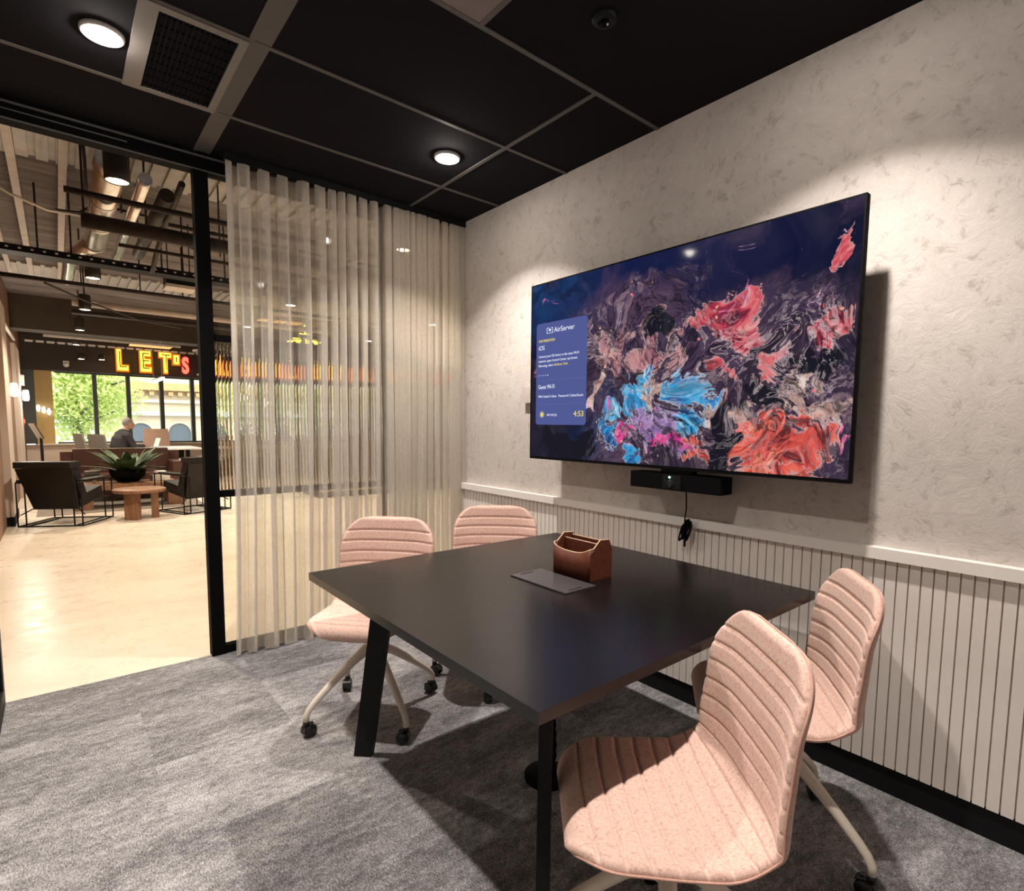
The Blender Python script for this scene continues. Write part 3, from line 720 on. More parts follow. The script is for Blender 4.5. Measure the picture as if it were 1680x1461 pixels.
# leather caddy on the table
cd = thing('desk_caddy', 'brown leather desk caddy with divided compartments on the dark table', 'caddy', (-.722, -1.982, .7402), 0)
def caddy():
    # local: x to the back (towards wall), y along; front face at x=-.062
    bm = bmesh.new(); w = .098; t = .005
    def plate(poly, M):
        lo = [bm.verts.new(M @ Vector((a, 0, b))) for a, b in poly]; hi = [bm.verts.new(M @ Vector((a, t, b))) for a, b in poly]
        bm.faces.new(lo); bm.faces.new(list(reversed(hi)))
        for i in range(len(poly)): bm.faces.new((lo[i], hi[i], hi[(i + 1) % len(poly)], lo[(i + 1) % len(poly)]))
    side = [(-.052, 0), (.064, 0), (.064, .105), (.048, .142), (.000, .146), (-.034, .112), (-.052, .100)]
    for y0 in (-w, w - t):
        plate(side, Matrix.Translation((0, y0, 0)))
    # front panel wraps with rounded corners and a scooped top
    pts = []; n = 14
    prof = []
    for i in range(5):
        a = R(180 + 90 * i / 4) if False else None
    rad = .016
    path = []
    for k in range(6):
        a = R(90 + 90 * k / 5); path.append((-.062 + rad + rad * math.cos(a), w - rad + rad * math.sin(a)))
    for k in range(1, 12): path.append((-.062, (w - rad) * (1 - 2 * k / 12)))
    for k in range(6):
        a = R(180 + 90 * k / 5); path.append((-.062 + rad + rad * math.cos(a), -w + rad + rad * math.sin(a)))
    def top(y): return .118 - .022 * (1 - (abs(y) / w) ** 3)
    L = []; cx = Vector((0, 0))
    for i, (x, y) in enumerate(path):
        n_ = Vector((x + .046 if abs(y) > w - rad else -.016, y - math.copysign(w - rad, y) if abs(y) > w - rad else 0)).normalized()
        xi, yi = x - n_.x * t, y - n_.y * t
        L.append([bm.verts.new((x, y, 0)), bm.verts.new((x, y, top(y))), bm.verts.new((xi, yi, top(y))), bm.verts.new((xi, yi, 0))])
    for a, b in zip(L, L[1:]):
        for k in range(4):
            f = bm.faces.new((a[k], b[k], b[(k + 1) % 4], a[(k + 1) % 4])); f.smooth = k in (0, 2)
    bm.faces.new(L[0]); bm.faces.new(list(reversed(L[-1])))
    box(bm, .059, .064, -w + t, w - t, 0, .110)
    box(bm, -.055, .060, -w + t, w - t, .001, .006)
    return bm
obj('body', caddy(), M_leather_tan, cd)
obj('divider', B((.000, .005, -.093, .093, .006, .128)), M_leather_tan, cd); obj('divider', B((.040, .044, -.093, .093, .006, .134)), M_leather_tan, cd)
bm = bmesh.new()
w = .098; rad = .016; pa = []
for k in range(6):
    a = R(90 + 90 * k / 5); pa.append((-.062 + rad + (rad - .0025) * math.cos(a), w - rad + (rad - .0025) * math.sin(a)))
for k in range(1, 12): pa.append((-.0595, (w - rad) * (1 - 2 * k / 12)))
for k in range(6):
    a = R(180 + 90 * k / 5); pa.append((-.062 + rad + (rad - .0025) * math.cos(a), -w + rad + (rad - .0025) * math.sin(a)))
rim = [(x, y, .1185 - .022 * (1 - (abs(y) / w) ** 3)) for x, y in pa]
yl = w - .0025
rim = [(.064, yl, .106), (.048, yl, .143), (.0, yl, .147), (-.034, yl, .118)] + rim + [(-.034, -yl, .118), (.0, -yl, .147), (.048, -yl, .143), (.064, -yl, .106)]
tube(bm, rim, .0028, 8)
tube(bm, [(.0025, -.093, .1285), (.0025, .093, .1285)], .0026, 8); tube(bm, [(.042, -.093, .1345), (.042, .093, .1345)], .0024, 8)
o = obj('edge_binding', bm, M_leather_edge, cd); o['label'] = 'pale raw leather edge'

# ------------------------------------------------------------------ pink shell chairs
def catmull(P, n):
    out = []
    for i in range(len(P) - 1):
        p0 = P[max(i - 1, 0)]; p1 = P[i]; p2 = P[i + 1]; p3 = P[min(i + 2, len(P) - 1)]
        for k in range(n):
            t = k / n
            out.append(.5 * ((2 * p1) + (-p0 + p2) * t + (2 * p0 - 5 * p1 + 4 * p2 - p3) * t * t + (-p0 + 3 * p1 - 3 * p2 + p3) * t ** 3))
    out.append(P[-1]); return out
def interp(x, xs, ys):
    if x <= xs[0]: return ys[0]
    for a, b, c, d in zip(xs, xs[1:], ys, ys[1:]):
        if x <= b:
            t = (x - a) / (b - a); t = t * t * (3 - 2 * t); return c + (d - c) * t
    return ys[-1]
def shell():
    prof = [Vector(p) for p in ((.250, .425), (.243, .449), (.215, .461), (.14, .462), (.04, .454), (-.06, .449), (-.125, .458), (-.172, .486), (-.200, .535), (-.218, .60), (-.240, .69), (-.268, .78), (-.292, .855))]
    def shape(p):
        x, z = p
        if x > 0: x *= .928
        if z > .486 and x < -.1:
            f = (z - .486) / .369; z = .486 + (z - .486) * 1.011; x += f * .066
        return Vector((x, z + .002))
    prof = [shape(p) for p in prof]
    fine = catmull(prof, 24)
    L = [0]
    for a, b in zip(fine, fine[1:]): L.append(L[-1] + (b - a).length)
    tot = L[-1]; rows = 216; cols = 44
    def at(s):
        import bisect
        i = min(max(bisect.bisect_left(L, s), 1), len(L) - 1); t = (s - L[i - 1]) / (L[i] - L[i - 1]); return fine[i - 1].lerp(fine[i], t)
    sb = .46                                            # arc length at the bend
    grooves = [sb - .385 + .055 * k for k in range(1, 7)] + [sb - .01 + .055 * k for k in range(0, 7)]
    grooves = [tot - .062 - .0495 * k for k in range(16) if tot - .062 - .0495 * k > .05]
    bm = bmesh.new(); top = []; bot = []; rim = []
    for j in range(rows + 1):
        s = tot * j / rows
        p = at(s); d = (at(min(s + .004, tot)) - at(max(s - .004, 0))).normalized(); nrm = Vector((d.y, -d.x))  # pointing up / forward
        if nrm.y < 0 and s < sb * .7: nrm = -nrm
        W = interp(s, (0, .10, .30, .46, .62, .80, tot), (.212, .226, .236, .237, .230, .218, .200))
        r0 = .135; e = min(s, tot - s); rr = r0 if s < tot / 2 else .120
        if e < rr: W = W - rr + math.sqrt(max(rr * rr - (rr - e) ** 2, 0))
        cup = interp(s, (0, .12, .30, .42, .52, .66, tot), (.002, .004, .008, .026, .040, .036, .016))
        ra, rb = [], []
        for i in range(cols + 1):
            u = -1 + 2 * i / cols; uu = math.sin(u * PI / 2) * .35 + u * .65
            y = W * uu; c = cup * min(abs(uu * W / .23), 1.05) ** 4.0
            ed = min(W * (1 - abs(uu)), e) if 0 < j < rows else 0
            if i in (0, cols): ed = 0
            fth = math.sqrt(max(0, 1 - (1 - min(ed / .020, 1)) ** 2))
            g = 0
            sg = s + .010 * abs(uu) ** 3 * (1 if s > .40 else -1)
            for q in grooves:
                dd = abs(sg - q)
                if dd < .03: g = max(g, math.exp(-(dd / .0042) ** 2))
            puff = .0075 * g * min(ed / .012, 1)
            o1 = c + .017 * fth - puff; o2 = c - .011 * fth
            ra.append((p.x + nrm.x * o1, y, p.y + nrm.y * o1)); rb.append((p.x + nrm.x * o2, y, p.y + nrm.y * o2))
        top.append(ra); bot.append(rb)
    vt = [[bm.verts.new(c) for c in r] for r in top]
    vb_ = [[vt[j][i] if (i in (0, cols) or j in (0, rows)) else bm.verts.new(bot[j][i]) for i in range(cols + 1)] for j in range(rows + 1)]
    for g_, flip in ((vt, False), (vb_, True)):
        for j in range(rows):
            for i in range(cols):
                q = [g_[j][i], g_[j][i + 1], g_[j + 1][i + 1], g_[j + 1][i]]
                if flip: q.reverse()
                f = bm.faces.new(q); f.smooth = True
    edge = [top[j][0] for j in range(0, rows + 1, 2)] + [top[rows][i] for i in range(0, cols + 1, 2)] + [top[j][cols] for j in range(rows, -1, -2)] + [top[0][i] for i in range(cols, -1, -2)]
    edge2 = [edge[0]]
    for q in edge[1:]:
        if (Vector(q) - Vector(edge2[-1])).length > .004: edge2.append(q)
    return bm, edge2
def make_chair(label):
    t = thing('swivel_chair', label, 'chair', group='pink upholstered shell chairs on casters')
    bm, edge = shell()
    obj('seat_shell', bm, M_pink, t)
    bm = bmesh.new(); tube(bm, edge, .0028, 6); obj('piping', bm, M_piping, t)
    bm = bmesh.new(); lathe(bm, [(0, .275), (.034, .275), (.036, .33), (.028, .345), (.024, .40), (.03, .415), (0, .415)], 20)
    cbox(bm, (0, 0, .424), (.22, .20, .022)); obj('column', bm, M_legcream, t)
    return t
def add_base(t, rot):
    for k in range(4):
        a = rot + k * PI / 2; ca, sa = math.cos(a), math.sin(a)
        pr = [(.02, .315), (.10, .268), (.20, .192), (.262, .140), (.286, .116), (.299, .094), (.301, .070)]
        bm = bmesh.new(); tube(bm, [(r * ca, r * sa, z) for r, z in pr], [.022, .019, .0155, .0135, .0130, .0125, .0125], 12)
        obj('leg', bm, M_legcream, t)
        cx, cy = .301 * ca, .301 * sa; tr = a + 1.9 + k * .7
        M = Matrix.Translation((cx, cy, 0)) @ Matrix.Rotation(tr, 4, 'Z')
        bm = bmesh.new()
        lathe(bm, [(0, .072), (.012, .072), (.013, .05), (0, .05)], 12, M)
        hood = []
        for sgn in (-1, 1):
            vs = lathe(bm, [(0, -.002), (.0235, -.002), (.0265, .002), (.0265, .006), (.023, .010), (0, .010)], 18, M @ Matrix.Translation((.014, sgn * .010, .0265)) @ Matrix.Rotation(R(-90 * sgn), 4, 'X'))
        cs = obj('caster', bm, M_caster, t)
        bm = bmesh.new()
        hp = [(.014 + .030 * math.cos(R(q)), .0265 + .030 * math.sin(R(q))) for q in range(15, 196, 20)]
        lo = [bm.verts.new(M @ Vector((x, -.018, z))) for x, z in hp]; hi = [bm.verts.new(M @ Vector((x, .018, z))) for x, z in hp]
        for i in range(len(hp) - 1): f = bm.faces.new((lo[i], lo[i + 1], hi[i + 1], hi[i])); f.smooth = True
        box(bm, -.004, .030, -.004, .004, .018, .058, M)
        obj('hood', bm, M_caster, cs)
proto = make_chair('pink shell chair nearest the viewpoint, its seat half in table shadow')
spots = [(-1.200, -2.732, 140.5, 40, proto['label']),
         (-.539, -2.663, 127.3, -3 + 45 + 45, 'pink shell chair between the near pink chair and the slat wall'),
         (-1.193, -1.164, 222.7, 0, 'pink shell chair at the far side of table beside the curtain edge'),
         (-.546, -1.181, 228.3, 50, 'pink shell chair in the corner between curtain and slat wall')]
chairs = []
for i, (x, y, a, rb, lab) in enumerate(spots):
    c = proto if i == 0 else copy_tree(proto)
    c['label'] = lab; c.location = (x, y, 0); c.rotation_euler = (0, 0, R(a)); chairs.append((c, R(rb - a)))
for c, rb in chairs: add_base(c, rb)

# ================================================================== LOBBY beyond the glass
YW = 12.5; CZ = 3.4; LX = -2.75; RX = 7.0
fl_ = struct('floor', B((-3.0, RX + .1, 0, YW, -.05, -.001)), M_lfloor, 'polished cream screed floor of the lobby', 'floor')
struct('ceiling', B((-3.0, RX + .1, .06, YW + .1, CZ, CZ + .1)), M_slab, 'raw concrete slab ceiling of the lobby', 'ceiling')
struct('wall_left', B((LX - .15, LX, .05, YW + .1, 0, CZ)), M_lwall, 'brown plaster wall along the left of the lobby', 'wall')
struct('wall_right', B((RX, RX + .1, 0, YW + .1, 0, CZ)), M_lwall, 'brown plaster wall at the far right of the lobby', 'wall')
struct('wall_front', B((.12, RX, -.1, 0, 0, CZ)), M_lwall2, 'pale lobby wall beside the meeting room', 'wall')
struct('wall_front', B((-3.0, .12, -.02, .05, H + .02, CZ)), M_black, 'dark lobby wall strip above the glazed partition', 'wall')
struct('trim_5', B((LX, LX + .07, 5.75, 6.62, 0, 2.75)), M_lwall2, 'pale pilaster on the lobby wall by the armchair', 'pilaster')
struct('baseboard_left', B((LX + .001, LX + .078, 5.74, 6.63, 0, .115)), M_kick, 'black skirting at the foot of the pale pilaster', 'baseboard')
struct('trim_6', B((LX, LX + .05, 9.0, 10.4, 0, 2.55)), M_lwall2, 'pale pilaster on the lobby wall near the windows', 'pilaster')
# window wall
ZS, ZT = .79, 2.36
struct('wall_far', B((-3.0, RX, YW, YW + .2, 0, ZS - .03)), M_sillwall, 'blush coloured wall below the lobby windows', 'wall')
struct('trim_7', B((-2.6, RX, YW - .10, YW + .18, ZS - .03, ZS), bev=.004), M_white, 'white sill below the lobby windows', 'window sill')
struct('trim_8', B((-3.0, RX, YW - .25, YW + .2, ZT, CZ)), M_bulk, 'dark brown bulkhead above the lobby windows', 'bulkhead')
struct('trim_9', B((LX, -2.56, YW - .12, YW + .2, ZS, ZT)), M_mull, 'dark grey pier at the corner of the lobby windows', 'pier')
struct('trim_10', B((-2.56, -2.27, YW - .02, YW + .2, ZS, ZT), (-2.46, -2.44, YW - .03, YW, ZS, ZT)), M_jamb, 'yellow oak panel beside the first lobby window', 'panel')
mx_ = [-2.27, -1.545, -.93, -.28, .36, .98, 1.62, 2.26, 2.90, 3.54, 4.18, 4.82, 5.5, 6.2, RX]
for i, (a, b) in enumerate(zip(mx_, mx_[1:])):
    if i > 11: break
    side = ['with the green tree outside, next to the oak panel', 'with the green tree behind the seated man', 'with the pale facade, behind the desk', 'with the arched windows outside', 'beside the black door post', None][min(i, 5)]
    w_ = thing('window_%d' % (i + 2), ('lobby window ' + side) if side else 'bay %s of the lobby windows seen through reeded glass' % ['six', 'seven', 'eight', 'nine', 'ten', 'eleven', 'twelve'][i - 5], 'window', (a, YW, ZS), kind='structure')
    wd = b - a
    obj('frame', B((wd - .040, wd + .040, -.04, .12, 0, ZT - ZS), (.04, wd - .04, .03, .09, 0, .03), (.04, wd - .04, .03, .09, ZT - ZS - .03, ZT - ZS)), M_mull, w_)
    obj('pane', B((.04, wd - .04, .055, .063, .03, ZT - ZS - .03)), M_glass, w_)
struct('wall_far', B((5.5, RX, YW, YW + .2, ZS, ZT)), M_sillwall, 'blush wall at the end of the lobby windows', 'wall')

# beam, decking, battens under the slab
struct('trim_11', B((LX, RX, 9.3, 9.75, 2.83, CZ)), M_beam, 'deep brown beam crossing the lobby ceiling', 'beam')
def deck(y0, y1, z):
    bm = bmesh.new(); x = LX + .02; k = 0
    while x < 3.4:
        box(bm, x, x + .075, y0, y1, z - .030, z); box(bm, x + .075, x + .12, y0, y1, z - .008, z)
        x += .12; k += 1
    return bm
struct('trim_12', deck(1.55, 2.62, CZ - .002), M_deck, 'ribbed metal decking strip just beyond the glass front', 'decking')
struct('trim_13', deck(6.7, 7.6, CZ - .002), M_deck, 'ribbed metal decking strip deep in the lobby', 'decking')
bm = bmesh.new(); x = 0
for k in range(26): box(bm, .5, 2.3, 2.9 + k * .13, 2.97 + k * .13, CZ - .05, CZ - .002)
struct('trim_14', bm, M_deck, 'ribbed metal decking panel right of the door post', 'decking')
for k, (x, w_, lab) in enumerate(((-2.40, .055, 'pale ceiling batten near the brown wall'), (-2.09, .055, 'pale ceiling batten beside the ducts'), (-2.62, .05, 'pale ceiling batten hugging the brown wall'))):
    tag(obj('ceiling_batten', B((x - w_ / 2, x + w_ / 2, 1.5, 7.4, CZ - .06, CZ - .012)), M_conduit), lab, 'batten', 'pale battens under the lobby slab')

# ducts
dt = thing('air_duct', 'wide silver spiral air duct running away under the slab', 'duct', (-1.87, 1.15, 2.98))
bm = bmesh.new(); tube(bm, [(0, 0, 0), (0, 2.2, 0)], .088, 20)
obj('pipe', bm, M_duct, dt)
for k in range(4):
    bm = bmesh.new(); lathe(bm, [(.088, -.012), (.095, -.010), (.095, .010), (.088, .012)], 20, Matrix.Translation((0, .15 + k * .68, 0)) @ Matrix.Rotation(R(90), 4, 'X')); obj('collar', bm, M_duct, dt)
bm = bmesh.new(); tube(bm, [(0, 2.2, 0), (-.06, 2.4, -.01), (-.17, 2.75, -.04), (-.19, 3.7, -.10)], [.088, .075, .060, .055], 16); obj('elbow', bm, M_duct, dt)
dt2 = thing('air_duct', 'narrow silver duct beside the wide spiral duct', 'duct', (-1.68, 1.3, 2.96))
obj('pipe', T([(0, 0, 0), (0, 2.6, 0)], .042, 16), M_duct, dt2)
dt3 = thing('air_duct', 'dark duct running on the right of the silver ducts', 'duct', (-1.53, 1.5, 2.95))
obj('pipe', T([(0, 0, 0), (0, 1.9, 0)], .050, 16), M_pipe, dt3)
dt4 = thing('air_duct', 'flared pale duct end seen right of the door post', 'duct', (.18, 5.2, 2.97))
bm = bmesh.new(); tube(bm, [(0, 0, 0), (.12, .0, .07), (.5, 0, .12), (2.2, 0, .12)], [.16, .20, .22, .22], 20); obj('pipe', bm, M_conduit, dt4); obj('strap', B((.9, .94, -.01, .01, .30, CZ - 2.97 - .001)), M_pipe, dt4)
# pipes crossing the lobby
for pts, r, m, lab in (
    ([(-2.02, 1.86, 2.76), (2.6, 1.86, 2.76)], .055, M_pipe, 'thick black pipe crossing in front of the silver ducts'),
    ([(-2.12, 1.28, 2.77), (2.4, 1.28, 2.77)], .020, M_pipe, 'thin black pipe nearest the glass front'),
    ([(-1.55, 1.35, 2.70), (2.4, 1.35, 2.70)], .014, M_pipe, 'slim black pipe just below the nearest crossing pipe'),
    ([(-2.7, 4.45, 2.78), (2.6, 4.45, 2.78)], .022, M_pipe, 'thin dark pipe crossing behind the perforated tray'),
    ([(-2.0, 6.2, 2.86), (2.6, 6.2, 2.86)], .045, M_conduit, 'pale lagged pipe crossing before the brown beam'),
    ([(-2.0, 6.6, 2.80), (2.6, 6.6, 2.80)], .035, M_pipe, 'dark pipe crossing before the brown beam'),
    ([(-1.75, 2.55, 2.80), (2.6, 2.55, 2.80)], .016, M_pipe, 'slim black pipe crossing behind the thick pipe'),
    ([(-1.48, 1.2, 2.95), (-1.46, 2.1, 2.93), (-1.44, 2.9, 2.86), (-1.45, 3.15, 2.74)], .022, M_pipe, 'black conduit bending down to the perforated tray'),
    ([(-2.72, 2.4, 2.55), (-2.70, 5.5, 2.55), (-2.71, 9.2, 2.62)], .022, M_conduit, 'pale conduit along the top of the brown wall')):
    tag(obj('ceiling_pipe', T(pts, r, 12), m), lab, 'pipe', 'pipes under the lobby slab')
# perforated tray
tr = thing('cable_tray', 'black perforated cable tray spanning the lobby ceiling', 'cable tray', (-2.7, 3.22, 2.74))
bm = B((0, 4.9, -.10, .10, 0, .006), (0, 4.9, -.10, -.094, 0, .055), (0, 4.9, .094, .10, 0, .055)); n0 = len(bm.faces)
for k in range(60): cbox(bm, (.06 + k * .081, -.1005, .028), (.020, .002, .014))
bm.faces.ensure_lookup_table()
for f in bm.faces[n0:]: f.material_index = 1
o = obj('channel', bm, M_black, tr); o.data.materials.append(M_conduit)
# hanging rods, one thing each
rods = [(-2.0, 1.9), (-1.62, 1.9), (-1.30, 1.88), (-2.05, 3.22), (-1.86, 2.62), (-1.74, 2.30), (-1.60, 2.66), (-1.36, 3.22), (-1.18, 3.22), (-.95, 3.22), (-2.28, 3.22), (-1.05, 2.2), (-.80, 3.22), (-1.42, 4.45), (-1.0, 4.45), (-1.95, 4.45), (-.6, 2.6), (-.45, 2.6)]
places = ['on the thick black pipe, nearest the brown wall', 'on the thick black pipe beside the silver ducts', 'on the thick black pipe near the door post', 'on the perforated tray beside the pale battens', 'on the wide silver duct', 'on the narrow silver duct, front', 'on the dark duct', 'on the perforated tray by the bending conduit', 'on the perforated tray right of the conduit', 'on the perforated tray near the door post', 'on the perforated tray nearest the brown wall', 'on the slim pipe by the door post', 'on the perforated tray behind the door post', 'on the far thin pipe, middle', 'on the far thin pipe by the door post', 'on the far thin pipe behind the ducts', 'right of the door post, front', 'right of the door post, second']
for k, ((x, y), pl) in enumerate(zip(rods, places)):
    zb = 2.76 if k not in (4, 5, 6) else 2.99
    tag(obj('hanger_rod', T([(x, y, zb), (x, y, CZ - .03)], .0075, 6), M_pipe), 'thin black hanger rod ' + pl, 'hanger rod', 'rods holding pipes and trays')
for pts, lab in (
    ([(-2.0, 1.6, 3.33), (-1.985, 1.75, 3.15), (-1.978, 1.9, 3.02), (-1.976, 2.05, 2.98)], 'black cable dropping from the decking to the wide duct'),
    ([(-2.15, 2.6, 3.0), (-2.0, 2.62, 3.02), (-1.9, 2.6, 3.10), (-1.75, 2.55, 3.09), (-1.55, 2.5, 3.07), (-1.35, 2.45, 2.90), (-1.1, 2.4, 2.80)], 'loose black cable sagging across the silver ducts'),
    ([(-2.6, 2.2, 3.05), (-2.4, 2.25, 2.95), (-2.2, 2.4, 2.93), (-2.0, 2.55, 2.98)], 'loose black cable looping by the pale battens'),
    ([(-1.38, 1.55, 3.3), (-1.3, 1.7, 3.05), (-1.25, 1.85, 2.82)], 'slack cable falling beside the door post'),
    ([(-2.25, 4.2, 2.70), (-1.9, 4.9, 2.68), (-1.3, 5.8, 2.66), (-.7, 6.6, 2.72)], 'thin stay wire slanting across below the tray'),
    ([(-2.68, 1.8, 3.1), (-2.63, 2.4, 2.98), (-2.60, 2.9, 2.90), (-2.63, 3.3, 2.82)], 'pale cable bundle hanging at the brown wall')):
    tag(obj('hanging_cable', T(pts, .011, 8), M_conduit if 'pale' in lab else M_pipe), lab, 'cable', 'loose cables under the lobby slab')
# cassette box
ac = thing('air_unit', 'small black air unit with pale grille under the tray', 'air unit', (-1.16, 3.6, 2.70))
obj('casing', B((-.13, .13, -.12, .12, .03, .14)), M_black, ac); obj('grille', B((-.135, .135, -.125, .125, 0, .03)), M_conduit, ac)
for x in (-.1, .1): obj('hanger', T([(x, 0, .14), (x, 0, CZ - 2.70 - .001)], .006, 6), M_pipe, ac)
obj('end_plate', B((.13, .134, -.12, .12, .03, .14)), M_black, ac); obj('label_plate', B((-.09, -.03, -.124, -.12, .08, .11)), M_white, ac)
# pendant cylinder lamps with real spots
LW = (1.0, .86, .68)
rows_ = {-1.87: ('the row by the brown wall', (.9, 3.95, 6.1, 8.3, 10.6)), .06: ('the middle row', (.9, 3.85, 5.95, 8.3)), 2.05: ('the row behind the curtain corner', (.9, 3.8, 6.0, 8.3))}
ordw = ['first', 'second', 'third', 'fourth', 'fifth']
for x, (rn, ys) in rows_.items():
    for k, y in enumerate(ys):
        t = thing('cylinder_lamp', 'lit black cylinder lamp, %s from the glass in %s' % (ordw[k], rn), 'ceiling lamp', (x, y, 2.76 if x < 0 else 2.75), 0, 'cylinder lamps over the lobby')
        bm = bmesh.new(); lathe(bm, [(.058, .012), (.062, 0), (.066, 0), (.068, .06), (.068, .19), (.060, .20), (0, .20)], 24); obj('shade', bm, M_bronze, t)
        bm = bmesh.new(); lathe(bm, [(0, .004), (.056, .006), (.058, .012), (0, .014)], 24); obj('lens', bm, M_lens_l, t)
        obj('stem', T([(0, 0, .20), (0, 0, CZ - t.location.z - .001)], .009, 8), M_bronze, t)
        spot('bulb', t, (0, 0, -.012), 230 if y < 7 else 170, 130, LW, .6, .05)
# small track spots in front of the far bulkhead
for k, (x, y, z, lab) in enumerate(((-1.78, 11.6, 2.58, 'small lit spot low before the bulkhead, left of the glowing L'), (-1.42, 11.9, 2.62, 'small lit spot just left of the glowing L'), (.46, 11.6, 2.62, 'small lit spot right of the glowing sign letters'))):
    t = thing('spot_lamp', lab, 'ceiling lamp', (x, y, z), 0, 'small spots before the bulkhead')
    bm = bmesh.new(); lathe(bm, [(.05, 0), (.055, .01), (.055, .11), (0, .12)], 16); obj('shade', bm, M_bronze, t)
    bm = bmesh.new(); lathe(bm, [(0, -.002), (.048, 0), (.05, .004), (0, .006)], 16); obj('lens', bm, M_lens_l, t)
    obj('stem', T([(0, 0, .12), (0, 0, CZ - z - .001)], .008, 6), M_bronze, t)
# lit ladder track and light bars before the bulkhead
lt = thing('ladder_track', 'pale slotted ladder track running before the dark bulkhead', 'ladder track', (LX + .1, 11.2, 2.84))
obj('rail', B((0, 4.2, -.05, .05, 0, .02)), M_pipe, lt)
bm = bmesh.new()
for k in range(26): cbox(bm, (.08 + k * .16, -.052, -.012), (.115, .012, .040))
obj('slats', bm, M_conduit, lt)
for x0, x1, y0, y1, z0, z1, nm, m_, lab, cat in ((-2.35, -.15, 10.45, 10.52, 2.86, 2.90, 'bar', M_conduit, 'long pale bar hung behind the brown beam before the sign', 'bar'),
        (-2.42, -1.75, 10.1, 10.2, 2.93, 2.99, 'bar', M_conduit, 'short pale bar hung behind the brown beam near the brown wall', 'bar'), (-.95, -.20, 10.9, 11.6, 2.93, 2.95, 'amber_panel', M_amber, 'amber lit panel hung above the glowing sign', 'ceiling panel')):
    t = thing('hung_' + nm, lab, cat, (0, 0, 0)); obj('panel', B((x0, x1, y0, y1, z0, z1)), m_, t)
    for x in (x0 + .1, x1 - .1): obj('hanger', T([(x, (y0 + y1) / 2, z1), (x, (y0 + y1) / 2, CZ - .001)], .006, 6), M_pipe, t)
lp = thing('linear_pendant', 'white glowing linear pendant over the desk', 'pendant lamp', (-.64, 10.0, 2.10), 0)
bm = bmesh.new(); box(bm, -.025, .025, -.75, .75, 0, .035); obj('tube', bm, M_tube, lp); obj('housing', B((-.03, .03, -.76, .76, .0355, .06)), M_white, lp)
obj('wire', T([(0, -.6, .06), (0, -.6, CZ - 2.10 - .001)], .003, 6), M_white, lp); obj('wire', T([(0, .6, .06), (0, .6, CZ - 2.10 - .001)], .003, 6), M_white, lp)
rp = thing('ring_pendant', 'pale ring shaped pendant at the right end of the glowing sign', 'pendant lamp', (.30, 10.2, 2.80))
bm = bmesh.new(); tube(bm, [(.26 * math.cos(k * PI / 16), .26 * math.sin(k * PI / 16), 0) for k in range(33)], .02, 8, cap=False); obj('ring', bm, M_white, rp)
for a in (0, 2.1, 4.2): obj('wire', T([(.26 * math.cos(a), .26 * math.sin(a), 0), (.1 * math.cos(a), .1 * math.sin(a), CZ - 2.8 - .001)], .003, 6), M_white, rp)
rp2 = thing('ring_pendant', 'lower pale ring pendant hanging below the red letter', 'pendant lamp', (.44, 11.0, 2.36))
bm = bmesh.new(); tube(bm, [(.20 * math.cos(k * PI / 16), .20 * math.sin(k * PI / 16), 0) for k in range(33)], .02, 8, cap=False); obj('ring', bm, M_white, rp2)
for a in (0, 2.1, 4.2): obj('wire', T([(.20 * math.cos(a), .20 * math.sin(a), 0), (.05 * math.cos(a), .05 * math.sin(a), CZ - 2.36 - .001)], .003, 6), M_white, rp2)
vc = thing('security_camera', 'small white dome camera on the dark bulkhead', 'camera', (-2.02, YW - .252, 2.52))
bm = bmesh.new(); ball(bm, (0, -.05, -.03), .055, 14, 8); obj('dome', bm, M_white, vc); obj('mount', B((-.05, .05, -.05, 0, -.01, .05)), M_white, vc)

# glowing sign
sg = thing('neon_sign', 'glowing yellow letters LET and apostrophe with red S on the bulkhead', 'sign', (0, YW - .27, 0))
yS = 0.0
def letter(body, x, z, wid, hgt, m, nm, core=True):
    o_ = bmesh.new()
    t = text_mesh(body, hgt / .7, extrude=.03, offset=hgt * .055)
    xs = [v.co.x for v in t.verts]; ys = [v.co.y for v in t.verts]; kx = wid / (max(xs) - min(xs)); kz = hgt / (max(ys) - min(ys)); mxx, myy = min(xs), min(ys)
    for v in t.verts: v.co = Vector((x + (v.co.x - mxx) * kx, -.05 - v.co.z, z + (v.co.y - myy) * kz))
    p = obj('letter', t, m, sg)
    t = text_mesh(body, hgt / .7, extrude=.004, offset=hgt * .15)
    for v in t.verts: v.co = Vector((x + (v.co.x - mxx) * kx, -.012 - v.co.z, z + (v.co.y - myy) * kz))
    obj('bloom_plate', t, M_halo if core else M_halo_r, p)  # enlarged glowing plate behind the letter, imitates its bloom
    if core:
        t = text_mesh(body, hgt / .7, extrude=.004, offset=-hgt * .030)
        for v in t.verts: v.co = Vector((x + wid * .09 + (v.co.x - mxx) * kx * .92, -.085 - v.co.z, z + hgt * .07 + (v.co.y - myy) * kz * .92))
        obj('core', t, M_black, p)
    return p
letter('L', -1.135, 2.44, .20, .46, M_neon, 'letter'); letter('E', -.70, 2.44, .20, .46, M_neon, 'letter'); letter('T', -.33, 2.44, .23, .46, M_neon, 'letter')
o = obj('apostrophe', B((-.045, .055, -.08, -.02, 2.66, 2.86), bev=.02), M_neon, sg); obj('core', B((-.005, .018, -.09, -.081, 2.70, 2.82)), M_black, o); obj('bloom_plate', B((-.085, .095, -.016, -.006, 2.62, 2.90)), M_halo, o)
o = letter('S', .12, 2.44, .14, .40, M_neon_red, 'letter', False); o['label'] = 'red glowing letter'
lb = thing('light_sign_band', 'glowing orange sign band seen through the reeded glass', 'sign', (.85, YW - .27, 2.50))
obj('band', B((0, .75, -.05, 0, -.02, .34)), M_neon, lb); obj('band', B((.75, 4.4, -.05, 0, -.02, .34)), M_neon_or, lb)
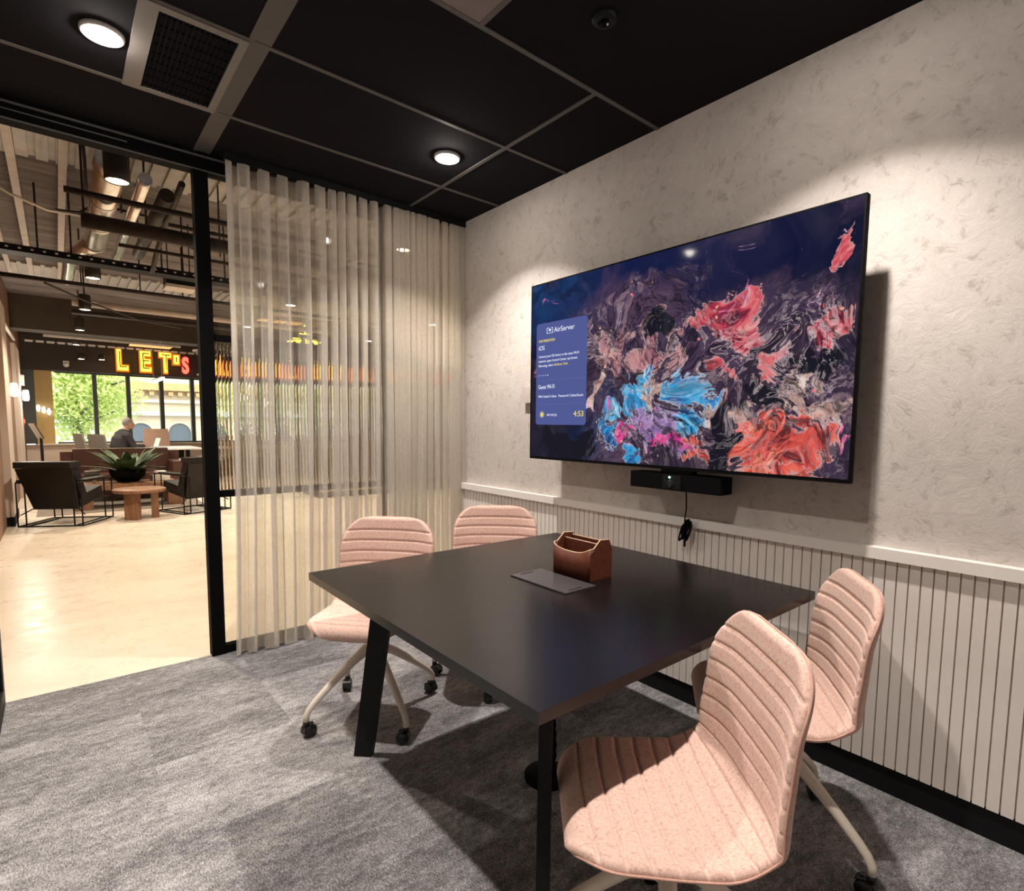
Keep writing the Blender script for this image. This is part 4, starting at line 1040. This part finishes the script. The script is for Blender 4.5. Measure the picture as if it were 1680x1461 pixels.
# yellow bulb chandelier
ch = thing('bulb_chandelier', 'yellow glowing chandelier of stacked bulbs behind the curtain', 'chandelier', (1.95, 9.0, 3.02))
rnd = random.Random(3)
for rr_, zz, n in ((.33, -.02, 11), (.20, .07, 7), (.09, .16, 4)):
    for k in range(n):
        a = 2 * PI * k / n + zz; bm = bmesh.new(); ball(bm, (rr_ * math.cos(a), rr_ * math.sin(a), zz), .045, 10, 6); obj('bulb_globe', bm, M_neon_y2, ch)
obj('stem', T([(0, 0, .16), (0, 0, CZ - 3.02 - .001)], .012, 8), M_neon_y2, ch)
obj('ring', T([(.33 * math.cos(k * PI / 12), .33 * math.sin(k * PI / 12), .035) for k in range(25)], .010, 6), M_bronze, ch)
am = thing('amber_panel', 'row of amber lit ceiling squares above the chandelier', 'ceiling panel', (1.45, 9.0, 3.373))
for k in range(3): obj('square', B((-.45 + k * .30, -.22 + k * .30, -.25, -.02, k * .008, k * .008 + .01)), M_amber, am); obj('square', B((-.45 + k * .30, -.22 + k * .30, .02, .25, k * .008, k * .008 + .01)), M_amber, am)
for k in range(0): pass

# wall sconces on the brown wall
def sconce(x, y, z, lab, pw):
    t = thing('wall_sconce', lab, 'wall lamp', (x, y, z), 0, 'sconces on the brown lobby wall')
    obj('backplate', B((-.012, .0, -.05, .05, -.12, .12)), M_bronze, t)
    bm = bmesh.new(); lathe(bm, [(0, -.10), (.035, -.09), (.042, -.05), (.042, .05), (.035, .09), (0, .10)], 16, Matrix.Translation((.052, 0, 0))); obj('glass_tube', bm, M_sconce, t)
    point('bulb', t, (.14, 0, 0), pw, (1, .84, .66), .05)
sconce(LX + .013, 7.75, 1.74, 'bright wall lamp on the brown wall, nearer the pilaster', 26)
sconce(LX + .063, 10.2, 1.74, 'bright wall lamp on the brown wall, nearer the windows', 20)
gs = thing('globe_lamp', 'cluster of three white oval lamps before the oak panel', 'wall lamp', (-2.50, YW - .03, 1.50))
for k in range(3):
    bm = bmesh.new(); ball(bm, (-.02 + k * .085, -.06, .05 - k * .035), (.034, .034, .075), 14, 8); obj('globe', bm, M_globe, gs)
obj('rail', B((-.06, .20, -.02, .0, .02, .04)), M_bronze, gs)
fc = thing('fire_call_point', 'small red fire call point on the brown wall', 'alarm', (LX + .001, 10.9, 1.27))
obj('box', B((0, .05, -.06, .06, -.06, .06), bev=.006), pbr('alarm_red', (.62, .05, .05), .4), fc); obj('button', B((.05, .056, -.03, .03, -.03, .03)), M_white, fc)
tag(obj('wall_conduit', T([(LX + .02, 10.9, .02), (LX + .02, 10.9, 1.2)], .018, 8), M_pipe), 'black conduit below the red call point', 'pipe')
ex = thing('wall_speaker', 'small pale speaker high on the wall near the windows', 'speaker', (LX + .002, 11.0, 2.05)); obj('body', B((0, .08, -.05, .05, -.10, .10), bev=.01), M_white, ex); obj('bracket', B((0, .03, -.02, .02, -.13, -.1)), M_black, ex)
# tablet on pole
ks = thing('tablet_stand', 'tilted tablet on a black floor stand by the brown wall', 'tablet stand', (-2.46, 9.9, 0))
bm = bmesh.new(); lathe(bm, [(0, 0), (.16, 0), (.16, .012), (.03, .02), (0, .02)], 24); obj('base', bm, M_black, ks)
obj('pole', T([(0, 0, .015), (0, 0, 1.05)], .022, 10), M_black, ks)
M = Matrix.Translation((-.06, .0, 1.10)) @ Matrix.Rotation(R(20), 4, 'Z') @ Matrix.Rotation(R(66), 4, 'Y')
bm = bmesh.new(); cbox(bm, (0, 0, 0), (.30, .24, .025), M); bevel(bm, .006); obj('tablet', bm, M_chrome, ks)
bm = bmesh.new(); cbox(bm, (0, 0, .014), (.27, .21, .003), M); obj('screen', bm, M_blackmatte, ks)

# ---- lounge furniture
def lounge_chair(label, loc, face):
    """black leather sling chair in a doubled black wire frame; local +y is forward"""
    t = thing('lounge_chair', label, 'armchair', loc, face, 'black leather wire framed armchairs')
    r = .0085; w = .345; d = .345
    for sx_ in (-1, 1):
        bm = bmesh.new()
        for x in (sx_ * w, sx_ * (w - .09)):
            yb = -d; yf = d
            tube(bm, [(x, yb, r), (x, yb, .535), (x, yb + .01, .55), (x, yf - .01, .55), (x, yf, .535), (x, yf, r)], r, 8)
            tube(bm, [(x, yb, r), (x, yf, r)], r, 8)
        for yy in (-d, d):
            tube(bm, [(sx_ * w, yy, .55 - r), (sx_ * (w - .09), yy, .55 - r)], r, 8); tube(bm, [(sx_ * w, yy, r), (sx_ * (w - .09), yy, r)], r, 8)
        obj('side_frame', bm, M_black, t)
        obj('arm_pad', B((sx_ * w - .02 if sx_ < 0 else sx_ * (w - .09) - .015, sx_ * (w - .09) + .015 if sx_ < 0 else sx_ * w + .02, -.30, .22, .556, .575), bev=.006), M_dleather, t)
    bm = bmesh.new()
    tube(bm, [(-w, -d, r), (w, -d, r)], r, 8); tube(bm, [(-w, d, r), (w, d, r)], r, 8); tube(bm, [(-w, d - .12, .30), (w, d - .12, .30)], r, 8)
    tube(bm, [(-w, -d + .05, .14), (-.20, -.20, .24)], r * .8, 6); tube(bm, [(w, -d + .05, .14), (.20, -.20, .24)], r * .8, 6)
    obj('cross_rail', bm, M_black, t)
    def slab(P0, P1, x0, x1, th, bev):
        a = Vector(P0); b = Vector(P1); dd = (b - a).normalized(); n = Vector((-dd.y, dd.x))
        bm = bmesh.new(); vs = []
        for x in (x0, x1):
            for p in (a, b, b + n * th, a + n * th): vs.append(bm.verts.new((x, p.x, p.y)))
        bm.faces.new(vs[:4]); bm.faces.new(vs[7:3:-1])
        for i in range(4): bm.faces.new((vs[i], vs[i + 4], vs[4 + (i + 1) % 4], vs[(i + 1) % 4]))
        bevel(bm, bev, 3); return bm
    xw = w - .105
    obj('seat_shell', slab((-.20, .205), (.335, .30), -xw, xw, .02, .006), M_dleather, t)
    obj('seat_cushion', slab((-.16, .232), (.345, .322), -xw + .008, xw - .008, .12, .03), M_dleather, t, 40)
    # back shell: leather panel wider at the top
    a, b = Vector((-.205, .20)), Vector((-.40, .72)); bm = bmesh.new(); vs = []
    for p, ww in ((a, xw), (b, xw + .06)):
        for dx in (-1, 1):
            for th in (0, -.022): vs.append(bm.verts.new((dx * ww, p.x + th, p.y)))
    for f in ((0, 2, 6, 4), (1, 5, 7, 3), (0, 4, 5, 1), (2, 3, 7, 6), (0, 1, 3, 2), (4, 6, 7, 5)): bm.faces.new([vs[i] for i in f])
    bevel(bm, .006); obj('back_shell', bm, M_dleather, t)
    obj('back_cushion', slab((-.19, .32), (-.365, .75), -xw - .03, xw + .03, -.12, .035), M_dleather, t, 40)
    bm = B((-xw - .055, xw + .055, -.45, -.23, .725, .80), bev=.035, seg=4); obj('head_roll', bm, M_dleather, t, 40)
    return t
lounge_chair('black leather armchair beside the pale pilaster, seen from behind', (-2.175, 5.74, 0), R(-29))
lounge_chair('black leather armchair half hidden by the black door post', (-.74, 5.95, 0), R(22))
# round table
rt = thing('round_side_table', 'round walnut side table on three slab legs between the armchairs', 'side table', (-1.425, 5.58, 0))
bm = bmesh.new(); lathe(bm, [(0, .355), (.287, .355), (.30, .365), (.30, .395), (.29, .402), (0, .402)], 40); obj('tabletop', bm, M_oak, rt)
for a in (100, 220, 340):
    M = Matrix.Rotation(R(a + 135), 4, 'Z') @ Matrix.Translation((.165, 0, .178))
    bm = bmesh.new(); cbox(bm, (0, 0, 0), (.085, .16, .354), M); bevel(bm, .02, 3); obj('leg', bm, M_oak, rt)
# coffee table
ct = thing('coffee_table', 'long low walnut coffee table behind the round table', 'coffee table', (-1.42, 7.0, .0065))
obj('tabletop', B((-.66, .60, -.33, .33, .28, .36), bev=.008), M_oak, ct)
for sx_ in (-1, 1):
    for sy_ in (-1, 1): obj('leg', B((sx_ * .56 - .10, sx_ * .56 + .10, sy_ * .24 - .07, sy_ * .24 + .07, 0, .28), bev=.008), M_oak, ct)
tag(obj('rug', B((-2.5, -.5, 6.45, 7.70, -.0008, .006)), pbr('brown_grey_rug', (.20, .165, .135), .95, var=.25, scale=12)), 'brown grey rug under the long coffee table', 'rug')
# plant in a bowl
pp = thing('potted_plant', 'leafy green plant in a black bowl on the coffee table', 'plant', (-1.43, 7.05, .367))
bm = bmesh.new(); lathe(bm, [(0, 0), (.10, 0), (.17, .07), (.185, .15), (.172, .15), (.155, .08), (0, .12)], 28); obj('bowl', bm, M_blackmatte, pp)
bm = bmesh.new(); rnd = random.Random(11)
for k in range(64):
    a = rnd.uniform(0, 2 * PI); el = rnd.uniform(.45, 1.5); L_ = rnd.uniform(.20, .44); w_ = rnd.uniform(.03, .055)
    p = Vector((.08 * math.cos(a), .08 * math.sin(a), .11)); d = Vector((math.cos(a) * math.cos(el), math.sin(a) * math.cos(el), math.sin(el))); sd_ = Vector((-math.sin(a), math.cos(a), 0))
    prev = None
    for i in range(6):
        q = i / 5; c = p + d * L_ * q + Vector((math.cos(a), math.sin(a), -1)) * (.10 * q * q); ww = w_ * math.sin(PI * min(.08 + q * .92, .999))
        cur = (bm.verts.new(c - sd_ * ww), bm.verts.new(c + sd_ * ww))
        if prev: f = bm.faces.new((prev[0], prev[1], cur[1], cur[0])); f.smooth = True
        prev = cur
obj('leaves', bm, pbr('dark_green_leaf', (.040, .075, .025), .45, var=.7, scale=14), pp)
pp.scale = (1.3, 1.3, 1.3)
pf = thing('picture_frame', 'small dark picture frame seen from behind on the coffee table', 'picture frame', (-1.86, 7.1, .378), R(12))
M = Matrix.Rotation(R(-12), 4, 'X')
bm = bmesh.new(); cbox(bm, (0, 0, .088), (.19, .015, .17), M); obj('frame', bm, mat_wood('dark_frame', (.04, .03, .025), (.07, .05, .04)), pf)
obj('top_edge', B((-.095, .095, -.03, -.008, .167, .176)), M_conduit, pf)
bm = bmesh.new(); cbox(bm, (0, -.055, .062), (.045, .008, .125), Matrix.Rotation(R(24), 4, 'X')); obj('strut', bm, pbr('card_tan', (.50, .30, .18), .8), pf)
tx = thing('tissue_box', 'white patterned tissue box on the coffee table near the armchair', 'tissue box', (-1.01, 7.1, .367), R(10))
obj('box', B((-.12, .12, -.065, .065, 0, .085), bev=.004), pbr('tissue_box_print', (.62, .57, .48), .7, var=.3, scale=45), tx)
bm = bmesh.new(); lathe(bm, [(.05, .085), (.06, .11), (.075, .14), (.05, .15), (0, .13)], 8, Matrix.Diagonal((1.2, .6, 1, 1)), False); obj('tissue', bm, M_white, tx)
# sofa
sf = thing('sofa', 'brown leather sofa behind the coffee table', 'sofa', (-1.40, 8.15, 0))
obj('base', B((-.80, .82, -.42, .42, .07, .26), bev=.02), M_bleather, sf, 40)
for k in range(2): obj('seat_cushion', B((-.64 + k * .65, .0 + k * .65, -.44, .20, .26, .43), bev=.045, seg=4), M_bleather, sf, 40)
for k in range(2): obj('back_cushion', B((-.66 + k * .66, -.005 + k * .66, .10, .36, .40, .83), bev=.07, seg=4), M_bleather, sf, 40)
for sx_ in (-1, 1): obj('arm', B((-.85 if sx_ < 0 else .655, -.655 if sx_ < 0 else .88, -.42, .42, .07, .62), bev=.06, seg=4), M_bleather, sf, 40)
obj('back', B((-.82, .85, .30, .46, .07, .78), bev=.05, seg=4), M_bleather, sf, 40)
for sx_ in (-1, 1):
    for sy_ in (-1, 1): obj('leg', B((sx_ * .72 - .03, sx_ * .72 + .03, sy_ * .34 - .03, sy_ * .34 + .03, 0, .07)), M_black, sf)
# reception plinth seen through the lower glass
pl = thing('reception_counter', 'brown panelled counter seen through curtain and reeded glass', 'counter', (2.0, 6.6, 0))
obj('body', B((-.78, 1.6, -.45, .45, .0, 1.02)), M_lwall2, pl); obj('worktop', B((-.82, 1.64, -.49, .49, 1.02, 1.06)), M_oak, pl); obj('plinth', B((-.80, 1.62, -.47, .47, 0, .10)), M_bulk, pl)
# desk with occupant
dk = thing('work_desk', 'white topped desk by the lobby windows', 'desk', (-.50, 10.7, 0))
obj('desktop', B((-.58, .62, -.75, .75, .715, .74), bev=.004), M_white, dk)
for x, y in ((-.2, -.5), (.36, -.5), (-.2, .5), (.36, .5)): obj('leg', B((x - .035, x + .035, y - .035, y + .035, 0, .715)), M_black, dk)
obj('modesty_panel', B((-.2, .36, -.02, .02, .45, .715)), M_black, dk)
lpz = thing('laptop', 'open laptop on the white desk in front of the seated man', 'laptop', (-.75, 10.75, .7405), R(-80))
obj('keyboard', B((-.15, .15, -.11, .11, 0, .014)), M_chrome, lpz)
bm = bmesh.new(); cbox(bm, (0, 0, .10), (.30, .008, .20), Matrix.Translation((0, .11, .008)) @ Matrix.Rotation(R(-18), 4, 'X')); obj('lid', bm, M_chrome, lpz)
def office_chair(lab, loc, face, m, wide=.24, zt=1.06, grp='office chairs around the lobby desk'):
    t = thing('office_chair', lab, 'office chair', loc, face, grp)
    bm = bmesh.new(); P = [(-.23, .50), (-.255, .62), (-.285, .80), (-.33, zt)]
    for (y0, z0), (y1, z1) in zip(P, P[1:]):
        pass
    pr = [Vector(p) for p in P]; th = .03; lo = []
    for i, p in enumerate(pr):
        ww = wide * (1 if i < 3 else .92)
        lo.append([bm.verts.new((-ww, p.x, p.y)), bm.verts.new((ww, p.x, p.y)), bm.verts.new((ww, p.x - th, p.y)), bm.verts.new((-ww, p.x - th, p.y))])
    for a, b in zip(lo, lo[1:]):
        for k in range(4): bm.faces.new((a[k], a[(k + 1) % 4], b[(k + 1) % 4], b[k]))
    bm.faces.new(lo[0][::-1]); bm.faces.new(lo[-1]); bevel(bm, .012, 2); obj('backrest', bm, m, t, 40)
    obj('seat', B((-.23, .23, -.24, .24, .44, .50), bev=.025, seg=3), m, t, 40)
    obj('column', T([(0, 0, .08), (0, 0, .44)], .025, 10), M_black, t)
    for k in range(5):
        a = k * 2 * PI / 5; obj('leg', T([(0, 0, .10), (.27 * math.cos(a), .27 * math.sin(a), .06)], [.022, .014], 8), M_black, t)
        bm = bmesh.new(); ball(bm, (.27 * math.cos(a), .27 * math.sin(a), .029), .0285, 10, 6); obj('caster', bm, M_caster, t)
    obj('back_bar', T([(0, -.05, .43), (0, -.24, .44), (0, -.285, .62)], .018, 8), M_black, t)
    return t
M_oc = pbr('grey_mesh_chair', (.26, .255, .23), .6, var=.06); M_pk = pbr('pale_pink_upholstery', (.66, .46, .36), .85, var=.08, scale=30); M_gy = pbr('light_grey_upholstery', (.46, .44, .39), .85, var=.06, scale=30)
office_chair('grey office chair behind the sofa, farthest left of three', (-1.62, 9.55, 0), R(-75), M_oc)
office_chair('grey office chair behind the sofa, middle of three', (-1.42, 8.98, 0), R(-62), M_oc)
office_chair('grey office chair the seated man sits on', (-1.30, 10.45, 0), R(-70), M_oc, zt=.98)
office_chair('pale pink upholstered chair across the white desk', (-.50, 11.75, 0), R(176), M_pk, .26, 1.12)
office_chair('light grey upholstered chair at the desk end by the door post', (.42, 11.4, 0), R(120), M_gy, .34, 1.10)
office_chair('light grey upholstered chair nearest the door post', (.30, 10.2, 0), R(75), M_gy, .30, 1.06)

# ---- seated man
def blob_chain(bm, pts, rs, seg=12):
    """capsule-like limb"""
    tube(bm, pts, rs, seg); ball(bm, Vector(pts[0]), rs[0] * .999, seg, 8); ball(bm, Vector(pts[-1]), rs[-1] * .999, seg, 8)
def remeshed(name, bm, m, parent, vox, sm=6):
    bmesh.ops.recalc_face_normals(bm, faces=bm.faces)
    me = bpy.data.meshes.new(name); bm.to_mesh(me); bm.free(); o = bpy.data.objects.new(name, me); C.objects.link(o)
    md = o.modifiers.new('r', 'REMESH'); md.mode = 'VOXEL'; md.voxel_size = vox; md.use_smooth_shade = True
    ms = o.modifiers.new('s', 'SMOOTH'); ms.iterations = sm; ms.factor = .5
    dg = bpy.context.evaluated_depsgraph_get(); dg.update(); me2 = bpy.data.meshes.new_from_object(o.evaluated_get(dg))
    bpy.data.objects.remove(o); me2.materials.clear(); me2.materials.append(m); me2.name = name
    for p in me2.polygons: p.use_smooth = True
    o2 = bpy.data.objects.new(name, me2); C.objects.link(o2); o2.parent = parent
    return o2
mn = thing('person', 'grey haired man in a dark jacket seated at the white desk', 'person', (-1.28, 10.45, 0), R(-70))
# local +y forward; seated, leaning a little towards the desk, looking down
M_skin = pbr('skin', (.62, .36, .27), .6, var=.06, scale=20)
hc = Vector((0, .17, 1.245))
bm = bmesh.new()
ball(bm, hc, (.076, .095, .112), 20, 14); ball(bm, hc + Vector((0, .045, -.055)), (.055, .060, .055), 16, 10)          # skull, jaw
ball(bm, hc + Vector((0, .105, -.022)), (.013, .020, .022), 10, 8); ball(bm, hc + Vector((0, .092, -.064)), (.024, .012, .009), 10, 6)   # nose, lips
for sx_ in (-1, 1): ball(bm, hc + Vector((sx_ * .078, -.005, -.012)), (.012, .020, .030), 10, 8)
blob_chain(bm, [(0, .09, 1.06), (0, .13, 1.16)], [.058, .054])
blob_chain(bm, [(0, -.06, .50), (0, -.03, .70), (0, .03, .92), (0, .07, 1.04)], [.14, .13, .15, .10])
for sx_ in (-1, 1):
    sh_, el_, wr_ = Vector((sx_ * .185, .055, 1.02)), Vector((sx_ * .235, .16, .775)), Vector((sx_ * .13, .385, .775))
    blob_chain(bm, [sh_, el_, wr_], [.052, .040, .027])
    pd = (wr_ - el_).normalized(); palm = wr_ + pd * .05; side_ = Vector((pd.y, -pd.x, 0)) * 1
    ball(bm, palm, (.036, .042, .016), 12, 8)
    for k, ln in enumerate((.070, .078, .072, .058)):
        b0 = palm + side_ * (-.027 + k * .018) + pd * .035
        blob_chain(bm, [b0, b0 + pd * ln * .55 + Vector((0, 0, .004)), b0 + pd * ln - Vector((0, 0, .010))], [.0085, .008, .007], 8)
    b0 = palm + side_ * (-.034 * (1 if sx_ > 0 else -1)) - pd * .010
    blob_chain(bm, [b0, b0 + pd * .035 - side_ * .020 * (1 if sx_ > 0 else -1), b0 + pd * .060 - side_ * .022 * (1 if sx_ > 0 else -1)], [.0095, .009, .0075], 8)
    blob_chain(bm, [(sx_ * .10, -.04, .56), (sx_ * .13, .36, .565), (sx_ * .13, .40, .14), (sx_ * .13, .40, .07)], [.085, .060, .045, .040])
body = remeshed('body', bm, M_skin, mn, .0065, 4)
bm = bmesh.new()
blob_chain(bm, [(0, -.06, .52), (0, -.03, .70), (0, .03, .92), (0, .065, 1.03)], [.165, .155, .17, .115])
for sx_ in (-1, 1): blob_chain(bm, [(sx_ * .15, .05, 1.02), (sx_ * .195, .055, 1.01), (sx_ * .235, .16, .782), (sx_ * .145, .36, .782)], [.075, .068, .055, .042])
remeshed('jacket', bm, pbr('dark_grey_jacket', (.045, .043, .048), .85, var=.1, scale=30), mn, .012, 4)
bm = bmesh.new()
for sx_ in (-1, 1): blob_chain(bm, [(sx_ * .09, -.05, .56), (sx_ * .13, .36, .565), (sx_ * .13, .40, .12)], [.105, .076, .060])
remeshed('trousers', bm, pbr('dark_trousers', (.03, .03, .036), .85, var=.1, scale=30), mn, .012, 4)
bm = bmesh.new(); ball(bm, hc + Vector((0, -.016, .022)), (.082, .094, .104), 18, 12)
for v in list(bm.verts):
    q = v.co - hc
    if q.z < -.035 + max(0, q.y) * 1.15 and q.y > -.05 or q.z < -.07: v.co = hc + q * .86
remeshed('hair', bm, pbr('grey_hair', (.33, .30, .27), .8, var=.25, scale=60), mn, .007, 3)
for sx_ in (-1, 1):
    bm = bmesh.new(); ball(bm, hc + Vector((sx_ * .030, .086, .004)), .0085, 10, 6); obj('eye', bm, M_blackmatte, mn)
    M = Matrix.Translation((sx_ * .13, .46, .0))
    bm = bmesh.new(); ball(bm, (sx_ * .13, .45, .045), (.048, .125, .042), 14, 8); obj('shoe', bm, M_blackmatte, mn)

# ================================================================== street outside
struct('ground', B((-30, 40, YW + .2, 70, -.30, -.20)), pbr('pale_paving', (.42, .41, .39), .9, var=.1, scale=1), 'pale paving outside the lobby windows', 'ground')
def tree(lab, loc, seed, hgt, rad, n):
    rnd = random.Random(seed)
    t = thing('street_tree', lab, 'tree', loc, 0, 'leafy trees outside the lobby windows')
    bm = bmesh.new(); tube(bm, [(0, 0, 0), (.05, 0, 1.2), (0, .05, hgt * .55)], [.13, .11, .07], 10)
    for k in range(9):
        a = rnd.uniform(0, 2 * PI); z = rnd.uniform(1.1, hgt * .5); L_ = rnd.uniform(.7, 1.5)
        tube(bm, [(0, 0, z), (L_ * .5 * math.cos(a), L_ * .5 * math.sin(a), z + .35), (L_ * math.cos(a), L_ * math.sin(a), z + .55)], [.045, .03, .015], 6)
    obj('trunk', bm, pbr('bark_grey', (.10, .095, .085), .9, var=.3, scale=12), t)
    bm = bmesh.new()
    for k in range(n):
        while True:
            p = Vector((rnd.uniform(-1, 1), rnd.uniform(-1, 1), rnd.uniform(-1, 1)))
            if p.length < 1: break
        p = p * (.55 + .45 * rnd.random()); c = Vector((p.x * rad, p.y * rad * .8, hgt * .56 + p.z * hgt * .44))
        s_ = rnd.uniform(.028, .060); nrm = Vector((rnd.uniform(-1, 1), rnd.uniform(-1, 1), rnd.uniform(-.3, 1))).normalized()
        ax = nrm.orthogonal().normalized(); ay = nrm.cross(ax)
        ang = rnd.uniform(0, PI); e1 = ax * math.cos(ang) + ay * math.sin(ang); e2 = nrm.cross(e1)
        bm.faces.new([bm.verts.new(c + e1 * s_ * 1.5), bm.verts.new(c + e2 * s_ * .7), bm.verts.new(c - e1 * s_ * 1.5), bm.verts.new(c - e2 * s_ * .7)])
    me = bpy.data.meshes.new('foliage'); bm.to_mesh(me); bm.free(); o = bpy.data.objects.new('foliage', me); C.objects.link(o); me.materials.append(M_leaf); o.parent = t
tree('leafy green tree outside the first two lobby windows', (-1.85, 16.5, -.2), 4, 4.6, 1.85, 15000)
tree('leafy green tree far outside, behind reeded glass', (4.4, 18.0, -.2), 9, 4.6, 1.9, 6000)
bd = thing('street_building', 'pale ornate building with arched windows across the street', 'building', (0, 24, -.2))
M_fac = pbr('cream_render', (.56, .47, .34), .85, var=.06, scale=2); M_cor = pbr('ochre_cornice', (.50, .30, .13), .8, var=.1, scale=3); M_grey = pbr('grey_stone', (.42, .42, .43), .85, var=.08, scale=3); M_win = pbr('blue_window', (.085, .105, .125), .6, var=.1)
obj('wall', B((-1.0, 14.0, 0, 4, 0, 5.4)), M_fac, bd)
obj('cornice', B((-1.1, 14.1, -.35, 0, 2.75, 3.05)), M_cor, bd); obj('cornice', B((-1.1, 14.1, -.20, 0, 2.25, 2.38), (-1.1, 14.1, -.30, 0, 3.05, 3.10)), M_fac, bd)
bm = bmesh.new()
for k in range(46): cbox(bm, (-.9 + k * .33, -.14, 2.62), (.16, .26, .16))
obj('dentils', bm, M_cor, bd)
obj('ledge', B((-1.1, 14.1, -.25, 0, 1.72, 1.86)), M_grey, bd)
for k in range(8):
    x = .35 + k * 1.35
    bm = bmesh.new(); pts = [(-.42, .1), (.42, .1)] + [(.42 * math.cos(R(a)), 1.0 + .42 * math.sin(R(a))) for a in range(0, 181, 15)]
    lo = [bm.verts.new((x + a, -.02, b)) for a, b in pts]; bm.faces.new(lo)
    rr_ = bmesh.ops.extrude_face_region(bm, geom=[bm.faces[:][0]]); bmesh.ops.translate(bm, vec=(0, .04, 0), verts=[v for v in rr_['geom'] if isinstance(v, bmesh.types.BMVert)])
    w_ = obj('arched_window', bm, M_win, bd)
    bm = bmesh.new(); tube(bm, [(x - .46, -.05, .1)] + [(x + .46 * math.cos(R(a)), -.05, 1.0 + .46 * math.sin(R(a))) for a in range(180, -1, -15)] + [(x + .46, -.05, .1)], .06, 8); obj('surround', bm, M_fac, w_)
for k in range(5):
    x = .7 + k * 2.6
    w_ = obj('upper_window', B((x - .5, x + .5, -.02, .02, 3.35, 4.6)), M_grey, bd); obj('bars', B((x - .5, x + .5, -.05, -.02, 3.9, 3.95), (x - .03, x + .03, -.05, -.02, 3.35, 4.6)), M_fac, w_)

# ------------------------------------------------------------------ world and view
wd_ = bpy.data.worlds.new('overcast_sky'); S.world = wd_; wd_.use_nodes = True
bg = wd_.node_tree.nodes['Background']; bg.inputs['Color'].default_value = (.93, .97, 1.0, 1); bg.inputs['Strength'].default_value = 5.4
S.view_settings.view_transform = 'Standard'; S.view_settings.look = 'None'; S.view_settings.gamma = 1; S.view_settings.exposure = 0
S.view_settings.use_curve_mapping = False
S.cycles.max_bounces = 10; S.cycles.transparent_max_bounces = 24; S.cycles.transmission_bounces = 10; S.cycles.diffuse_bounces = 5; S.cycles.glossy_bounces = 4
S.cycles.caustics_reflective = False; S.cycles.caustics_refractive = False; S.cycles.sample_clamp_indirect = 4
